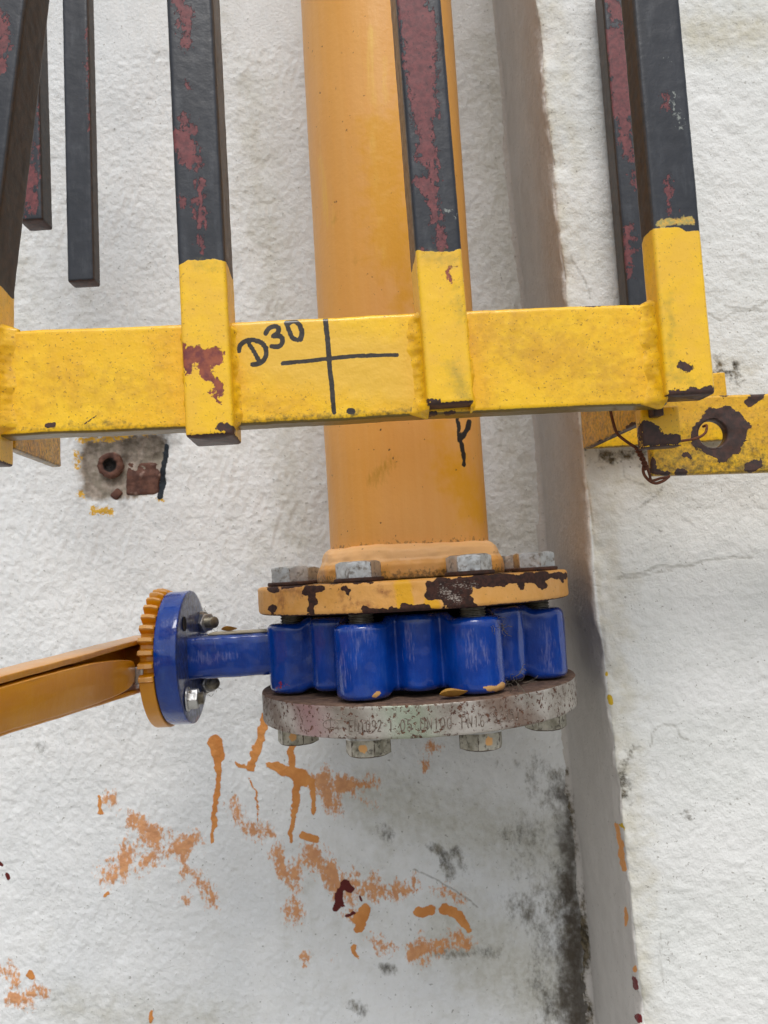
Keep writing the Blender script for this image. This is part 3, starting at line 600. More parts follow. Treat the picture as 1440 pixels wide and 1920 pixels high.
# neck
ZC = -0.0500
V, N, F = bar(0.034, 0.030, 0.075, 0.0045, 0.003, 0.002, 0.00025, 12, 0.0005)
V = xf(V, (-0.166, 0.0, ZC-0.015), (0, 1, 0), (0, 0, 1), (1, 0, 0)); PXv = proj(V)
V[:, 1] += 0.0
build('neck', V, F, M_blue, valve, dict(scuff_glint=caps(PXv, [(348, 1232, 372, 1240, 6), (372, 1230, 390, 1236, 9), (392, 1232, 430, 1231, 8), (440, 1224, 446, 1234, 4), (338, 1205, 338, 1245, 1.5), (400, 1205, 402, 1210, 3), (485, 1220, 487, 1238, 2), (455, 1219, 487, 1219, 1)], 14, 4, 10)*(V[:, 1] < 0)*0.62, orange=np.zeros(len(V)), dred=np.zeros(len(V)), dirt=np.clip((V[:, 2]-(ZC+0.0125))/0.003, 0, 0.6)))
V, N, F = bar(0.020, 0.0012, 0.045, 0.0004, 0.004, 0.006, 0, 1, 0.0002)
V = xf(V, (-0.146, -0.004, ZC+0.0150), (0, 1, 0), (0, 0, 1), (1, 0, 0)); build('top_strip', V, F, M_beige, valve)
# mounting disc (axis x), notched plate, nuts
def disc_x(rfun, x0, x1, ch, n, nm=4):
    t = np.arange(n)*2*np.pi/n; r = rfun(t); rows = [(x0, 0.004), (x0, ch), (x0+ch*0.3, ch*0.3)]+[(x0+ch+(x1-x0-2*ch)*k/nm, 0) for k in range(nm+1)]+[(x1-ch*0.3, ch*0.3), (x1, ch), (x1, 0.004)]
    V = np.array([np.stack([0*t+x, -(r-i)*np.cos(t), ZC+(r-i)*np.sin(t)], -1) for x, i in rows])
    F = [grid_faces(len(rows), n, True)]; c = V.size//3; V = np.concatenate([V.reshape(-1, 3), [[x0, 0, ZC], [x1, 0, ZC]]])
    F += [fan(np.arange(n), c, True), fan(np.arange((len(rows)-1)*n, len(rows)*n), c+1)]
    return V, F
V, F = disc_x(lambda t: 0*t+0.0472, -0.1755, -0.1600, 0.001, 160)
V[:, 1:] = V[:, 1:]+(fbm(V, 0.012, 2, 81)-0.5)[:, None]*0.0006; PXv = proj(V)
md = build('mounting_disc', V, F, M_blue, valve, dict(scuff_glint=caps(PXv, [(272, 1203, 312, 1200, 2), (272, 1222, 310, 1218, 2), (272, 1248, 305, 1246, 2), (298, 1241, 300, 1243, 3)], 8)*0.7, orange=np.zeros(len(V)), dred=np.zeros(len(V)), dirt=np.clip((V[:, 0]+0.1612)/0.001, 0, 1)*0.55))
def teeth(t):
    d = np.degrees(t); d = np.where(d > 180, d-360, d); ph = ((d+14)/10.4) % 1.0
    tooth = np.interp(ph, [0, 0.10, 0.42, 0.62, 1.0], [0.0, 0.0062, 0.0058, 0.0, 0.0])
    return np.where((d > -14) & (d < 111), 0.0438+tooth, 0.0485)
nt2 = 720; V, F = disc_x(teeth, -0.1855, -0.1757, 0.0008, nt2, 8)
tt = np.arctan2(V[:, 2]-ZC, -V[:, 1]); xm = (V[:, 0]+0.1806)/0.005
up = (np.degrees(tt) > -13) & (np.degrees(tt) < 112)
V[:, 1:] -= (V[:, 1:]-[0, ZC])*((np.clip(xm, 0, 1)*0.035*up*(np.hypot(V[:, 1], V[:, 2]-ZC) > 0.03))[:, None])
build('notched_plate', V, F, M_lever, valve, dict(worn=np.clip((np.hypot(V[:, 1], V[:, 2]-ZC)-0.0478)/0.001, 0, 0.8)*(np.degrees(tt) > -14)), smooth=False)
me_n = bolt_mesh(0.0128, 0.0065); zt_ = np.arange(0, 0.011, 0.00022); pr = [(0.0040+0.00025*math.sin(2*math.pi*z/0.00125), z) for z in zt_]+[(0.0001, 0.011)]
Vq, Fq = lathe(pr, 24); me_s = mesh_data('stud', Vq, Fq, M_thread); Vq, Fq = lathe([(0.004, 0), (0.0082, 0), (0.0084, 0.0004), (0.0084, 0.0012), (0.0080, 0.0016), (0.004, 0.0016)], 32); me_w2 = mesh_data('washer', Vq, Fq, M_zinc, dict(orange=np.zeros(Vq.size//3), rust=np.zeros(Vq.size//3)), smooth=False)
for (y, z, ln) in ((0.0255, 0.0225, 1.0), (-0.0235, -0.0270, 0.6), (0.0255, -0.0225, 0.8)):
    nu = link(bpy.data.objects.new('nut', me_n), valve); nu.location = (-0.1584, y, ZC+z-Z3); nu.rotation_euler = (R_(17+y*900), R_(90), 0)
    o = put('washer', me_w2, (0, 0, -0.0016), nu); o = put('stud', me_s, (0, 0, 0.0035), nu); o.scale = (1, 1, ln)
V, F = lathe([(0.0001, 0.0), (0.0046, 0.0), (0.0050, 0.0003), (0.0052, 0.0003)], 28); V = V.reshape(-1, 3)
build('bolt_hole', np.stack([-0.1598+V[:, 2], -0.0235+V[:, 0], ZC+0.0245+V[:, 1]], -1), F, M_gasket, valve)
# lever: pressed channel handle with the trigger inside it
def sheet_prism(outline, x0, x1, name, mat, r=0.0012, attrs=None, seed=3):
    """outline in (y,z), extruded in x with rounded long edges"""
    P = np.array(outline); n = len(P); T = np.roll(P, -1, 0)-np.roll(P, 1, 0); T /= np.linalg.norm(T, axis=1)[:, None]+1e-12; Nq = np.stack([T[:, 1], -T[:, 0]], -1)
    area = 0.5*np.sum(P[:, 0]*np.roll(P[:, 1], -1)-np.roll(P[:, 0], -1)*P[:, 1]); Nq *= 1 if area > 0 else -1
    rows = [(x0, r), (x0+r*0.3, r*0.3), (x0+r, 0), (0.5*(x0+x1), 0), (x1-r, 0), (x1-r*0.3, r*0.3), (x1, r)]
    V = np.array([np.stack([np.full(n, x), *(P-Nq*i).T], -1) for x, i in rows]); F = [grid_faces(len(rows), n, True), np.arange(n)[None, ::-1], np.arange((len(rows)-1)*n, len(rows)*n)[None]]
    V = V.reshape(-1, 3); V = V+(fbm(V, 0.02, 2, seed)-0.5)[:, None]*0.0006
    return V, F
lever = bpy.data.objects.new('lever', None); link(lever, valve); lever.location = (-0.2, 0, ZC-Z3)
yy = np.linspace(0.018, -0.30, 40)
ztop = -0.0335-0.0030*smooth01((-0.02-yy)/0.1)*0+0*yy; ztop = -0.0338-0.0006*smooth01(-(yy)/0.2); zbot = np.interp(yy, [-0.30, -0.217, -0.10, -0.03, 0.018], [-0.0595, -0.0612, -0.0668, -0.0700, -0.0700])
def plate_strip(zc_, tk, x0, x1):
    return [(y, z) for y, z in zip(yy, zc_)]+[(y, z-tk) for y, z in zip(yy[::-1], zc_[::-1])]
def lv(name, outline, x0, x1, worn, r=0.0009, seed=3):
    V, F = sheet_prism(outline, x0, x1, name, M_lever, r, None, seed)
    return build(name, V, F, M_lever, lever, dict(worn=np.full(len(V), worn)))
lv('top_flange', plate_strip(ztop, 0.0032, 0, 0), -0.2085, -0.1885, 0.42, 0.0005)  # light on the upper face is painted in as a paler tone
lv('bottom_flange', plate_strip(zbot+0.003, 0.003, 0, 0), -0.2085, -0.1895, 0.2)
lv('web', [(y, z-0.0026) for y, z in zip(yy, ztop)]+[(y, z+0.0024) for y, z in zip(yy[::-1], zbot[::-1])], -0.2090, -0.2062, 0.0)
ty = np.array([-0.046, -0.055, -0.075, -0.11, -0.15, -0.217, -0.30]); tu = np.array([-0.0472, -0.0452, -0.0430, -0.0408, -0.0396, -0.0391, -0.0390]); tl = np.array([-0.0600, -0.0632, -0.0645, -0.0643, -0.0630, -0.0596, -0.0570])
nose = [(-0.0435, -0.0560), (-0.0425, -0.0535), (-0.0435, -0.0510)]
up_ = spline(list(zip(ty, tu)), 6); lo_ = spline(list(zip(ty, tl)), 6)
lv('trigger', [tuple(p) for p in up_]+[tuple(p) for p in lo_[::-1]]+nose, -0.2010, -0.1882, 0.0, 0.0009, 5)
Vq, Fq = lathe([(0.0001, -0.012), (0.0075, -0.012), (0.009, -0.010), (0.009, 0.010), (0.0075, 0.012), (0.0001, 0.012)], 32); Vq = Vq.reshape(-1, 3)
build('hub', np.stack([-0.1965+Vq[:, 2], Vq[:, 0]*1.4, ZC+Vq[:, 1]*1.4], -1), Fq, M_lever, lever, dict(worn=np.zeros(len(Vq))))
Vq, N, Fq = bar(0.010, 0.006, 0.012, 0.001, 0.002, 0.002, 0.0001, 2); Vq = xf(Vq, (-0.1890, -0.040, ZC-0.0010), (0, -1, 0), (1, 0, 0), (0, 0, -1))
build('pawl', Vq, Fq, M_zinc, lever, dict(orange=np.zeros(len(Vq)), rust=np.full(len(Vq), 0.35)))

# ------------------------------------------------------------------ the blind flange below
blind = thing('blind_flange', (0, 0, Z4), 'round galvanised blind flange with rust spots and stamped lettering closing the valve', 'flange')
V, F = lathe(disc_profile(0.1105, Z3, Z4, 0.0013, 0.0005, 16), 600)
PXv = proj(V); rim = np.hypot(V[..., 0], V[..., 1]); fr = V[..., 1] < 0.05
V[..., :2] *= (1+((fbm(V, 0.02, 2, 65)-0.5)*0.0006*(rim > 0.1))/0.11)[..., None]
top = (V[..., 2] > Z3-0.0010)
build('disc', V, F, M_galv, blind, dict(rust=np.maximum(top*0.9, np.clip(0.55-(V[..., 2]-Z4)/0.004, 0, 0.6)*0.8), pink=caps(PXv, [(575, 1310, 590, 1370, 25)], 70)*fr, mint=caps(PXv, [(750, 1320, 780, 1390, 40)], 90)*fr,
      dull=np.maximum(caps(PXv, [(920, 1310, 1010, 1380, 30)], 70), caps(PXv, [(495, 1300, 530, 1370, 14)], 60))*fr*0.85))
me_bd = bolt_mesh(0.0245, 0.0105, dab=0.0001, seed=3); me_bp = bolt_mesh(0.0245, 0.0105, seed=5)
for k in range(8):
    a = R_(22.5+45*k); x, y = 0.09*math.cos(a), 0.09*math.sin(a)
    tgt = {4: -100, 5: -103, 6: -72}.get(k)
    rot = -R_(tgt) if tgt is not None else R_(hexrot[k]+13)
    b = put('bolt', me_bd if tgt is not None else me_bp, (x, y, -0.0024), blind, 0, True); b.rotation_euler = (math.pi, 0, -rot if tgt is not None else rot)
    put('washer', me_w2, (0, 0, -0.0026), b).scale = (1.85, 1.85, 1.5)
# stamped lettering round the rim
def text_mesh(body, size):
    cu = bpy.data.curves.new('t', 'FONT'); cu.body = body; cu.size = size; cu.extrude = 0.0; cu.resolution_u = 3; cu.align_x = 'LEFT'
    o = bpy.data.objects.new('t', cu); scene.collection.objects.link(o); bpy.context.view_layer.update()
    me = bpy.data.meshes.new_from_object(o.evaluated_get(bpy.context.evaluated_depsgraph_get()))
    V = np.array([v.co[:] for v in me.vertices]); T = [tuple(p.vertices) for p in me.polygons]
    bpy.data.objects.remove(o); bpy.data.curves.remove(cu); bpy.data.meshes.remove(me); return V, T
def stroke_ribbons(polys, wd):
    V = []; F = []
    for pts in polys:
        P = np.array(pts, float); T = np.gradient(P, axis=0); T /= np.linalg.norm(T, axis=1)[:, None]; Nr = np.stack([-T[:, 1], T[:, 0]], -1)*wd/2; b = len(V)
        for p, q in zip(P, Nr): V += [tuple(p+q), tuple(p-q)]
        for i in range(len(P)-1): F.append((b+2*i, b+2*i+1, b+2*i+3, b+2*i+2))
    return np.array(V), F
GL = {'E': [[(.8, 0), (0, 0), (0, 1), (.8, 1)], [(0, .5), (.7, .5)]], 'N': [[(0, 0), (0, 1), (.8, 0), (.8, 1)]], '1': [[(.2, .8), (.45, 1), (.45, 0)]],
      '0': [[(.4 + .4*math.cos(a), .5+.5*math.sin(a)) for a in np.linspace(0, 2*np.pi, 13)]], '9': [[(.75, .65), (.6, .42), (.3, .4), (.05, .6), (.1, .88), (.4, 1), (.7, .9), (.78, .6), (.7, .2), (.4, 0), (.1, .08)]],
      '2': [[(.05, .8), (.2, .97), (.5, 1), (.75, .85), (.7, .6), (0, 0), (.8, 0)]], '-': [[(.1, .5), (.7, .5)]], '5': [[(.75, 1), (.15, 1), (.08, .55), (.4, .64), (.75, .5), (.75, .15), (.4, 0), (.05, .08)]],
      'D': [[(0, 0), (0, 1), (.4, 1), (.75, .8), (.8, .5), (.75, .2), (.4, 0), (0, 0)]], 'P': [[(0, 0), (0, 1), (.5, 1), (.78, .88), (.78, .62), (.5, .5), (0, .5)]], '6': [[(.7, .95), (.4, 1), (.1, .7), (.05, .3), (.3, 0), (.65, .05), (.78, .3), (.6, .52), (.3, .52), (.08, .35)]],
      'S': [[(.78, .85), (.5, 1), (.15, .92), (.08, .68), (.4, .52), (.72, .38), (.75, .12), (.4, 0), (.02, .12)]], '3': [[(.05, .9), (.4, 1), (.75, .85), (.65, .58), (.35, .52), (.7, .45), (.78, .18), (.4, 0), (.02, .1)]], 'J': [[(.7, 1), (.7, .2), (.45, 0), (.1, .1)]]}
def engraved(txt, px, py, hpx, adv, tilt=0.0):
    polys = []
    for i, ch in enumerate(txt):
        for s in GL.get(ch, []):
            polys.append([(px+adv*i+q[0]*adv*0.80+random.uniform(-.2, .2), py-q[1]*hpx-tilt*(i*adv)) for q in s])
    out = []
    for pl in polys:
        d = [pl[0]]
        for a, b in zip(pl[:-1], pl[1:]):
            for k in range(1, 4): d.append((a[0]+(b[0]-a[0])*k/3, a[1]+(b[1]-a[1])*k/3))
        out.append(d)
    return out
marks = engraved('EN1092-1', 655, 1371, 21, 10.6, 0.0)+engraved('05', 751, 1370, 21, 12.5)+engraved('DN100', 789, 1368, 22, 12.4, 0.03)+engraved('PN16', 866, 1364, 22, 11.5, 0.05)+engraved('S235J', 926, 1354, 21, 10, 0.10)
marks += [[(620+14*math.cos(a), 1358+9*math.sin(a)) for a in np.linspace(0, 2*np.pi, 18)], [(640, 1349), (619, 1349), (621, 1366), (640, 1366)]]
RB = 0.1105
def on_rim(px, py, rad):
    d = ray(px, py); A = d[0]**2+d[1]**2; B = CAM[0]*d[0]+CAM[1]*d[1]; Cc = CAM[0]**2+CAM[1]**2-rad*rad
    return CAM+d*((-B-math.sqrt(max(B*B-A*Cc, 0)))/A)
for gi, polys in enumerate([marks]):
    Vt = []; Ft = []
    for pl in polys:
        V3 = np.array([on_rim(p[0], p[1], RB+0.0001) for p in pl]); k = len(Vt)
        Vv, Ff = tube(V3, 0.00032, 5); Ft += [tuple(int(i)+k for i in f) for a in Ff for f in a]; Vt += list(map(tuple, Vv))
    q4 = [f for f in Ft if len(f) == 4]; q5 = [f for f in Ft if len(f) == 5]
    build('stamped_lettering', np.array(Vt), [q4, q5], M_stamp, blind)

# ------------------------------------------------------------------ the yellow-and-black guard frame
PSI = R_(3.2)
e1 = np.array([math.cos(PSI), math.sin(PSI), 0]); e2 = np.array([-math.sin(PSI), math.cos(PSI), 0]); ez = np.array([0, 0, 1.0])
Pc = CAM+ray(700, 690)*0.432                      # on the front of the cross rail
Pb = Pc-e2*0.012                                  # the bars stand 12 mm proud of it
def fsz(px, py, P0):
    p = on_plane(px, py, P0, e2)-Pc; return p@e1, p[2]
guard = thing('guard_frame', tuple(Pc-[0, 0, 0.026]), 'yellow and black steel guard frame with upright bars welded to a rail', 'guard')
# rail
sL, zt1 = fsz(-120, 624, Pc); sR, zt2 = fsz(1236, 562, Pc); zb1 = fsz(60, 803, Pc)[1]; zb2 = fsz(1180, 752, Pc)[1]
zT, zB = fsz(610, 594, Pc)[1], fsz(610, 788, Pc)[1]
print('rail z', zt1, zt2, zb1, zb2, zT, zB, sL, sR)
Hh = zT-zB; Lr = sR-sL; slope = 0.5*((zt2-zt1)/(sR-sL)+(zb2-zb1)/(fsz(1180, 752, Pc)[0]-fsz(60, 803, Pc)[0]))
V, N, F = bar(Hh, 0.016, Lr, 0.0022, 0.0009, 0.0009, 0.00010, 21, 0.001)
s610 = fsz(610, 690, Pc)[0]
er = e1+ez*slope; er /= np.linalg.norm(er); eu = np.cross(er, e2); eu *= np.sign(eu[2])
org = Pc+e1*sL+ez*((zT+zB)/2+slope*(sL-s610))
V = xf(V, org, eu, e2, er); Nw = xf(N, (0, 0, 0), eu, e2, er)
V = V+eu[None]*((fbm(V*[1, 0, 0], 0.05, 3, 19)-0.5)*0.0018)[:, None]
PXv = proj(V); fr = Nw@e2 < -0.5; bot = (Nw@eu < -0.5); topf = (Nw@eu > 0.5)
k5 = lambda pts: [(420+x/2.769, 460+y/2.769) for x, y in pts]
ink = poly(k5([(527, 380), (536, 480), (545, 590), (556, 700), (572, 868)]), 4.3, 4.0)+poly(spline(k5([(305, 612), (420, 602), (545, 588), (700, 574), (900, 570)])), 3.6, 3.2)
ink += poly(spline(k5([(78, 548), (82, 522), (105, 500), (150, 491), (195, 506), (218, 542), (214, 582), (188, 612), (148, 618)])), 4.0)+poly(spline(k5([(130, 512), (160, 560), (186, 606)])), 3.7)
ink += poly(spline(k5([(216, 458), (232, 432), (265, 420), (286, 432), (278, 456), (256, 470)])), 3.9)+poly(spline(k5([(258, 470), (292, 472), (304, 496), (286, 524), (246, 524)])), 4.1)
ink += poly(spline(k5([(322, 402), (338, 444), (356, 480), (382, 492)])), 3.8)+poly(spline(k5([(336, 402), (370, 396), (394, 418), (404, 455), (398, 490)])), 4.1)
ink += [(655, 771, 661, 771, 5)]
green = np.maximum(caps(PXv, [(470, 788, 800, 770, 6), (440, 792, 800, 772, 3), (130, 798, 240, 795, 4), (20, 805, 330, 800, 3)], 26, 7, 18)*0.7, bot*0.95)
dirt = caps(PXv, [(25, 640, 40, 780, 20), (440, 640, 452, 780, 22), (775, 610, 785, 760, 12), (300, 630, 325, 780, 18), (1180, 600, 1195, 740, 14), (895, 610, 905, 750, 14), (100, 720, 300, 740, 40), (900, 620, 1150, 700, 60), (460, 740, 560, 770, 16)], 110, 18, 40)*0.6
rust = np.maximum(caps(PXv, [(1098, 569, 1125, 571, 5), (795, 778, 815, 776, 5), (835, 775, 850, 773, 4), (88, 799, 100, 796, 4)], 7, 5, 12), caps(PXv, [(155, 797, 180, 780, 1), (180, 780, 195, 770, .6)], 3))
build('rail', V, F, M_yellow, guard, dict(ink=caps(PXv, [(*q[:4], *[v*1.12 for v in q[4:]]) for q in ink], 3.2, 0.9, 9)*fr, green=green, dirt=dirt, rust=rust, fresh=caps(PXv, [(500, 650, 760, 700, 60)], 120)*fr, prim=np.zeros(len(V))))

def post(name, bx, by, tx, ty_, wd, dp, ybound, red=(), pale=(), prim=(), rust=(), green=(), half=(), P0=None, ex=e1, ey=e2, parent=guard, brown=None, bend=None, seed=1, zbend=None, end_rust=0.95, extra_yel=(), lump=0.00007, yjit=4.0):
    """upright bar whose front face runs from photo point (bx,by) up to (tx,ty_) on the bar plane"""
    P0 = Pb if P0 is None else P0
    a = on_plane(bx, by, P0, ey); b = on_plane(tx, ty_, P0, ey)
    az = b-a; L = np.linalg.norm(az)+0.03; az = az/np.linalg.norm(az); ax = ex-az*np.dot(ex, az); ax /= np.linalg.norm(ax); ay = np.cross(az, ax)
    V, N, F = bar(wd, dp, L, 0.0022, 0.0011, 0.0011, lump, seed, 0.0014)
    zl = V[:, 2].copy()
    loc = V.copy()
    V = xf(V, a, ax, ay, az); Nw = xf(N, (0, 0, 0), ax, ay, az)
    if bend is not None:
        zb = on_plane(bx, ybound, P0, ey)[2]; V = V+ex*(np.clip(V[:, 2]-zb-0.004, 0, 9)*bend)[:, None]
    PXv = proj(V); n0 = np.zeros(len(V))
    fr = (N[:, 1] < -0.5); sd = (np.abs(N[:, 0]) > 0.5)
    if ybound is not None:
        zbd = on_plane(bx, ybound, P0, ey)[2]
        wav = (vnoise(np.stack([loc[:, 0]/0.006, loc[:, 1]/0.006, n0+seed*3.1], -1), 5)-0.5)*0.0035
        yel = np.clip(0.5+(zbd+wav-V[:, 2])/0.006, 0, 1)
        yel = np.maximum(yel, caps(PXv, extra_yel, 5)) if extra_yel else yel
    else: yel = n0
    endm = np.clip(1.0-(zl/0.0022), 0, 1)*end_rust
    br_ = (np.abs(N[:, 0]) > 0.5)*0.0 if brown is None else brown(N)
    att = dict(yel=yel*(1-(caps(PXv, rust, 8) > 0.5)*0), red=np.clip(caps(PXv, red, 34, 9, 20, seed)*0.86+(fbm(V, 0.005, 4, seed, 0.6)-0.5)*0.5*(caps(PXv, red, 34, 9, 20, seed) > 0), 0, 1)*fr, pale=caps(PXv, pale, 24, 7, 12, seed)*fr*0.56, prim=caps(PXv, prim, 22, 8, 16, seed)*fr*0.85, brown=br_, rust=np.maximum(caps(PXv, rust, 15, 6, 14, seed), endm),
               green=np.maximum(caps(PXv, green, 40, 10, 20, seed)*fr*0.7, (yel > 0.5)*sd*0.3), half=caps(PXv, half, 14, 6, 12, seed)*fr*0.75, yspec=(yel > 0.9)*0.33)
    build(name, V, F, M_bar, parent, att)
    return a, az, wd
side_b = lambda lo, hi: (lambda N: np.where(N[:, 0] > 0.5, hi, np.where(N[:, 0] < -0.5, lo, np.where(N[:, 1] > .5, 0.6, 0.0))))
B0 = post('bar', 393, 817, 355, 0, 0.0245, 0.032, 490, red=[(335, 0, 350, 30, 14), (335, 45, 355, 48, 8), (345, 65, 350, 90, 10), (340, 215, 355, 240, 12), (335, 260, 360, 300, 20), (355, 290, 345, 230, 8), (375, 340, 378, 420, 10), (340, 370, 342, 385, 8), (330, 15, 340, 20, 8), (375, 440, 380, 470, 8), (352, 155, 356, 160, 6)],
     prim=[(345, 650, 352, 690, 12), (365, 665, 405, 670, 20), (385, 690, 412, 730, 14, 8), (400, 735, 415, 760, 8, 3)], rust=[(412, 800, 432, 812, 7), (425, 800, 435, 808, 6)], half=[(355, 495, 395, 500, 6)], green=[(370, 498, 400, 502, 8)], brown=side_b(0.5, 0.95), seed=3)
B1 = post('bar', 846, 757, 785, 0, 0.0245, 0.032, 470, red=[(770, 0, 795, 200, 30, 26), (800, 30, 805, 215, 18), (790, 200, 800, 290, 20), (805, 300, 815, 330, 12), (790, 345, 815, 360, 14), (812, 365, 820, 410, 12), (825, 430, 830, 465, 10), (790, 460, 795, 470, 6)], pale=[(825, 385, 850, 400, 8), (835, 145, 840, 150, 3)],
     prim=[(838, 500, 845, 525, 6), (838, 500, 858, 500, 3)], half=[(800, 480, 858, 478, 7)], green=[(800, 480, 860, 490, 12), (860, 540, 862, 600, 8), (868, 700, 870, 740, 6), (850, 690, 870, 745, 18)], rust=[(803, 752, 822, 755, 5), (882, 620, 888, 622, 3)], brown=side_b(0.5, 0.6), seed=5)
B2 = post('bar', 1297, 740, 1231, 0, 0.0262, 0.0185, 428, red=[(1246, 180, 1249, 205, 7), (1250, 340, 1260, 400, 9), (1252, 345, 1254, 350, 8)], pale=[(1262, 170, 1275, 240, 9), (1280, 220, 1285, 250, 5), (1248, 108, 1252, 112, 5)], prim=[], half=[(1240, 420, 1300, 412, 9)],
     green=[(1262, 700, 1300, 720, 12), (1255, 560, 1260, 700, 8)], rust=[(1262, 738, 1300, 738, 8), (1300, 735, 1338, 733, 10, 6), (1278, 684, 1290, 690, 8), (1235, 765, 1260, 752, 10)], brown=side_b(0.9, 0.4), seed=9)
B3 = post('bar', -66, 862, -55, 0, 0.0245, 0.030, 528, red=[(-20, 0, 10, 80, 18), (-10, 90, 0, 130, 14)], brown=side_b(0.5, 0.95), bend=math.tan(R_(6.2)), seed=13)
# weld beads in the corners between rail and bars
def weld(B, side_, y0, y1, ra, rb, seed):
    """concave fillet between the rail's face and the flank of a bar"""
    a, az, wd = B; k = 90; m = 9
    t0 = (on_plane(proj(a[None])[0, 0], y1, Pb, e2)[2]-a[2])/az[2]; t1 = (on_plane(proj(a[None])[0, 0], y0, Pb, e2)[2]-a[2])/az[2]
    t = np.linspace(t0, t1, k); C = a[None]+az[None]*t[:, None]+e1*side_*(wd/2-0.0006)+e2*0.0118
    lin = np.stack([t/0.011, np.zeros(k)+seed, np.zeros(k)], -1); rip = 0.10*np.sin(t/0.0031+3*fbm(lin, 1, 2, seed))
    A = ra*(0.65+0.75*fbm(lin, 1, 3, seed)+rip); Bq = rb*(0.65+0.75*fbm(lin+9.3, 1, 3, seed+3)+rip)
    en = np.minimum(np.arange(k), k-1-np.arange(k)); tp = np.clip(0.15+en/6.0, 0, 1); A = A*tp; Bq = Bq*tp
    V = []
    for j in range(m):
        q = j/(m-1); u = (1-q)**1.7; v = q**1.7; V.append(C+e1*side_*(A*u-0.0004*v)[:, None]-e2*(Bq*v-0.0009*u)[:, None])
    V.append(C); V = np.array(V); wq = np.append(np.sin(np.pi*np.linspace(0, 1, m)), 0)[:, None]; V = V+((fbm(V, 0.004, 3, seed)-0.4)*wq)[..., None]*(e1*side_-e2)*0.0016
    z = np.zeros(V.shape[:2]); F = grid_faces(m+1, k); F2 = np.stack([np.arange(k-1)+m*k, np.arange(1, k)+m*k, np.arange(1, k), np.arange(k-1)], -1)
    build('weld_bead', V, [F, F2], M_yellow, guard, dict(ink=z, green=z+0.12, dirt=z+0.45, rust=z, fresh=z, prim=z))
weld(B1, -1, 568, 775, 0.0085, 0.0080, 2); weld(B2, -1, 545, 756, 0.0090, 0.0095, 4); weld(B0, 1, 596, 796, 0.0048, 0.006, 6); weld(B3, 1, 596, 810, 0.0100, 0.0090, 8); weld(B0, -1, 602, 798, 0.0036, 0.005, 10); weld(B1, 1, 578, 768, 0.0040, 0.005, 12)
# brackets running back from the frame
def slab(name, corners_front, depth_vec, tk_vec, mat, parent, attrs_fn, r=0.001, seed=1, n=18):
    """plate spanned by height (corners_front a->b) and depth_vec, with thickness tk_vec"""
    a, b = [np.array(c) for c in corners_front]; Lh = np.linalg.norm(b-a); Ld = np.linalg.norm(depth_vec); Lt = np.linalg.norm(tk_vec)
    V, N, F = bar(Lt, Lh, Ld, min(r, Lt*0.4), 0.002, 0.002, 0.00012, seed, 0.0008)
    V = xf(V, a, tk_vec/Lt, (b-a)/Lh, depth_vec/Ld); Nw = xf(N, (0, 0, 0), tk_vec/Lt, (b-a)/Lh, depth_vec/Ld)
    return build(name, V, F, mat, parent, attrs_fn(V, Nw, proj(V)))
def yat(V, **k):
    z = np.zeros(len(V)); d = dict(ink=z, green=z, dirt=z, rust=z, fresh=z, prim=z); d.update(k); return d
# left bracket stub
a = on_plane(24, 842, Pc+e2*0.020, e2); s_, z_ = (a-Pc)@e1, a[2]
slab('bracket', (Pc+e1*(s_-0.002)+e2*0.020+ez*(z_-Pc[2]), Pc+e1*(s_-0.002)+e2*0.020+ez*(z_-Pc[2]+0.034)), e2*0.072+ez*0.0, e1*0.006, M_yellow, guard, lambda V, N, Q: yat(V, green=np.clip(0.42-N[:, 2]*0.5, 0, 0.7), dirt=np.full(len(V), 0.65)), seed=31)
# right bracket plate back to the pilaster, with its back plate on the pilaster front
a = on_plane(1236, 779, Pc+e2*0.014, e2); dv = np.array([0.0, PIL_Y-0.004-a[1], 0.0])
p_end = at_y(1101, 842, PIL_Y-0.006); dv = p_end-a
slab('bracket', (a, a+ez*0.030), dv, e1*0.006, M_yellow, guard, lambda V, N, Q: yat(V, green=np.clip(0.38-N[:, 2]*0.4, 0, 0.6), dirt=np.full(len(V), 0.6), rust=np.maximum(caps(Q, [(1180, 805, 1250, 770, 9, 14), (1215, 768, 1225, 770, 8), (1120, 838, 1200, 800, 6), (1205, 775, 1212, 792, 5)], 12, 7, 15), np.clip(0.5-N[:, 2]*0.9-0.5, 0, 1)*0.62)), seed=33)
c0 = at_y(1098, 842, PIL_Y-0.007); c1 = at_y(1356, 700, PIL_Y-0.007)
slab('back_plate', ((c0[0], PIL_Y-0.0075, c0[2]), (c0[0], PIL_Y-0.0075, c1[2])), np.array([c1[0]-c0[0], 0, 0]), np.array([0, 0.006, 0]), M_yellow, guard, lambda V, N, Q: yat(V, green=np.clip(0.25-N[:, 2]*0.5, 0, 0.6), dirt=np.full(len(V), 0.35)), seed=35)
# small tab under the right bar
Pt = Pc+e2*0.026
t0 = on_plane(1202, 843, Pt, e2); t1 = on_plane(1272, 838, Pt, e2); th_ = on_plane(1205, 768, Pt, e2)[2]-t0[2]
slab('tab', (t0, t0+ez*th_), t1-t0, e2*0.010, M_yellow, guard, lambda V, N, Q: yat(V, dirt=np.full(len(V), 0.2), rust=np.maximum(caps(Q, [(1205, 825, 1270, 822, 12, 9), (1205, 800, 1225, 805, 12), (1230, 812, 1240, 815, 10), (1200, 845, 1275, 838, 6)], 12, 7, 15), (N[:, 2] < -0.5)*0.9)), seed=37)

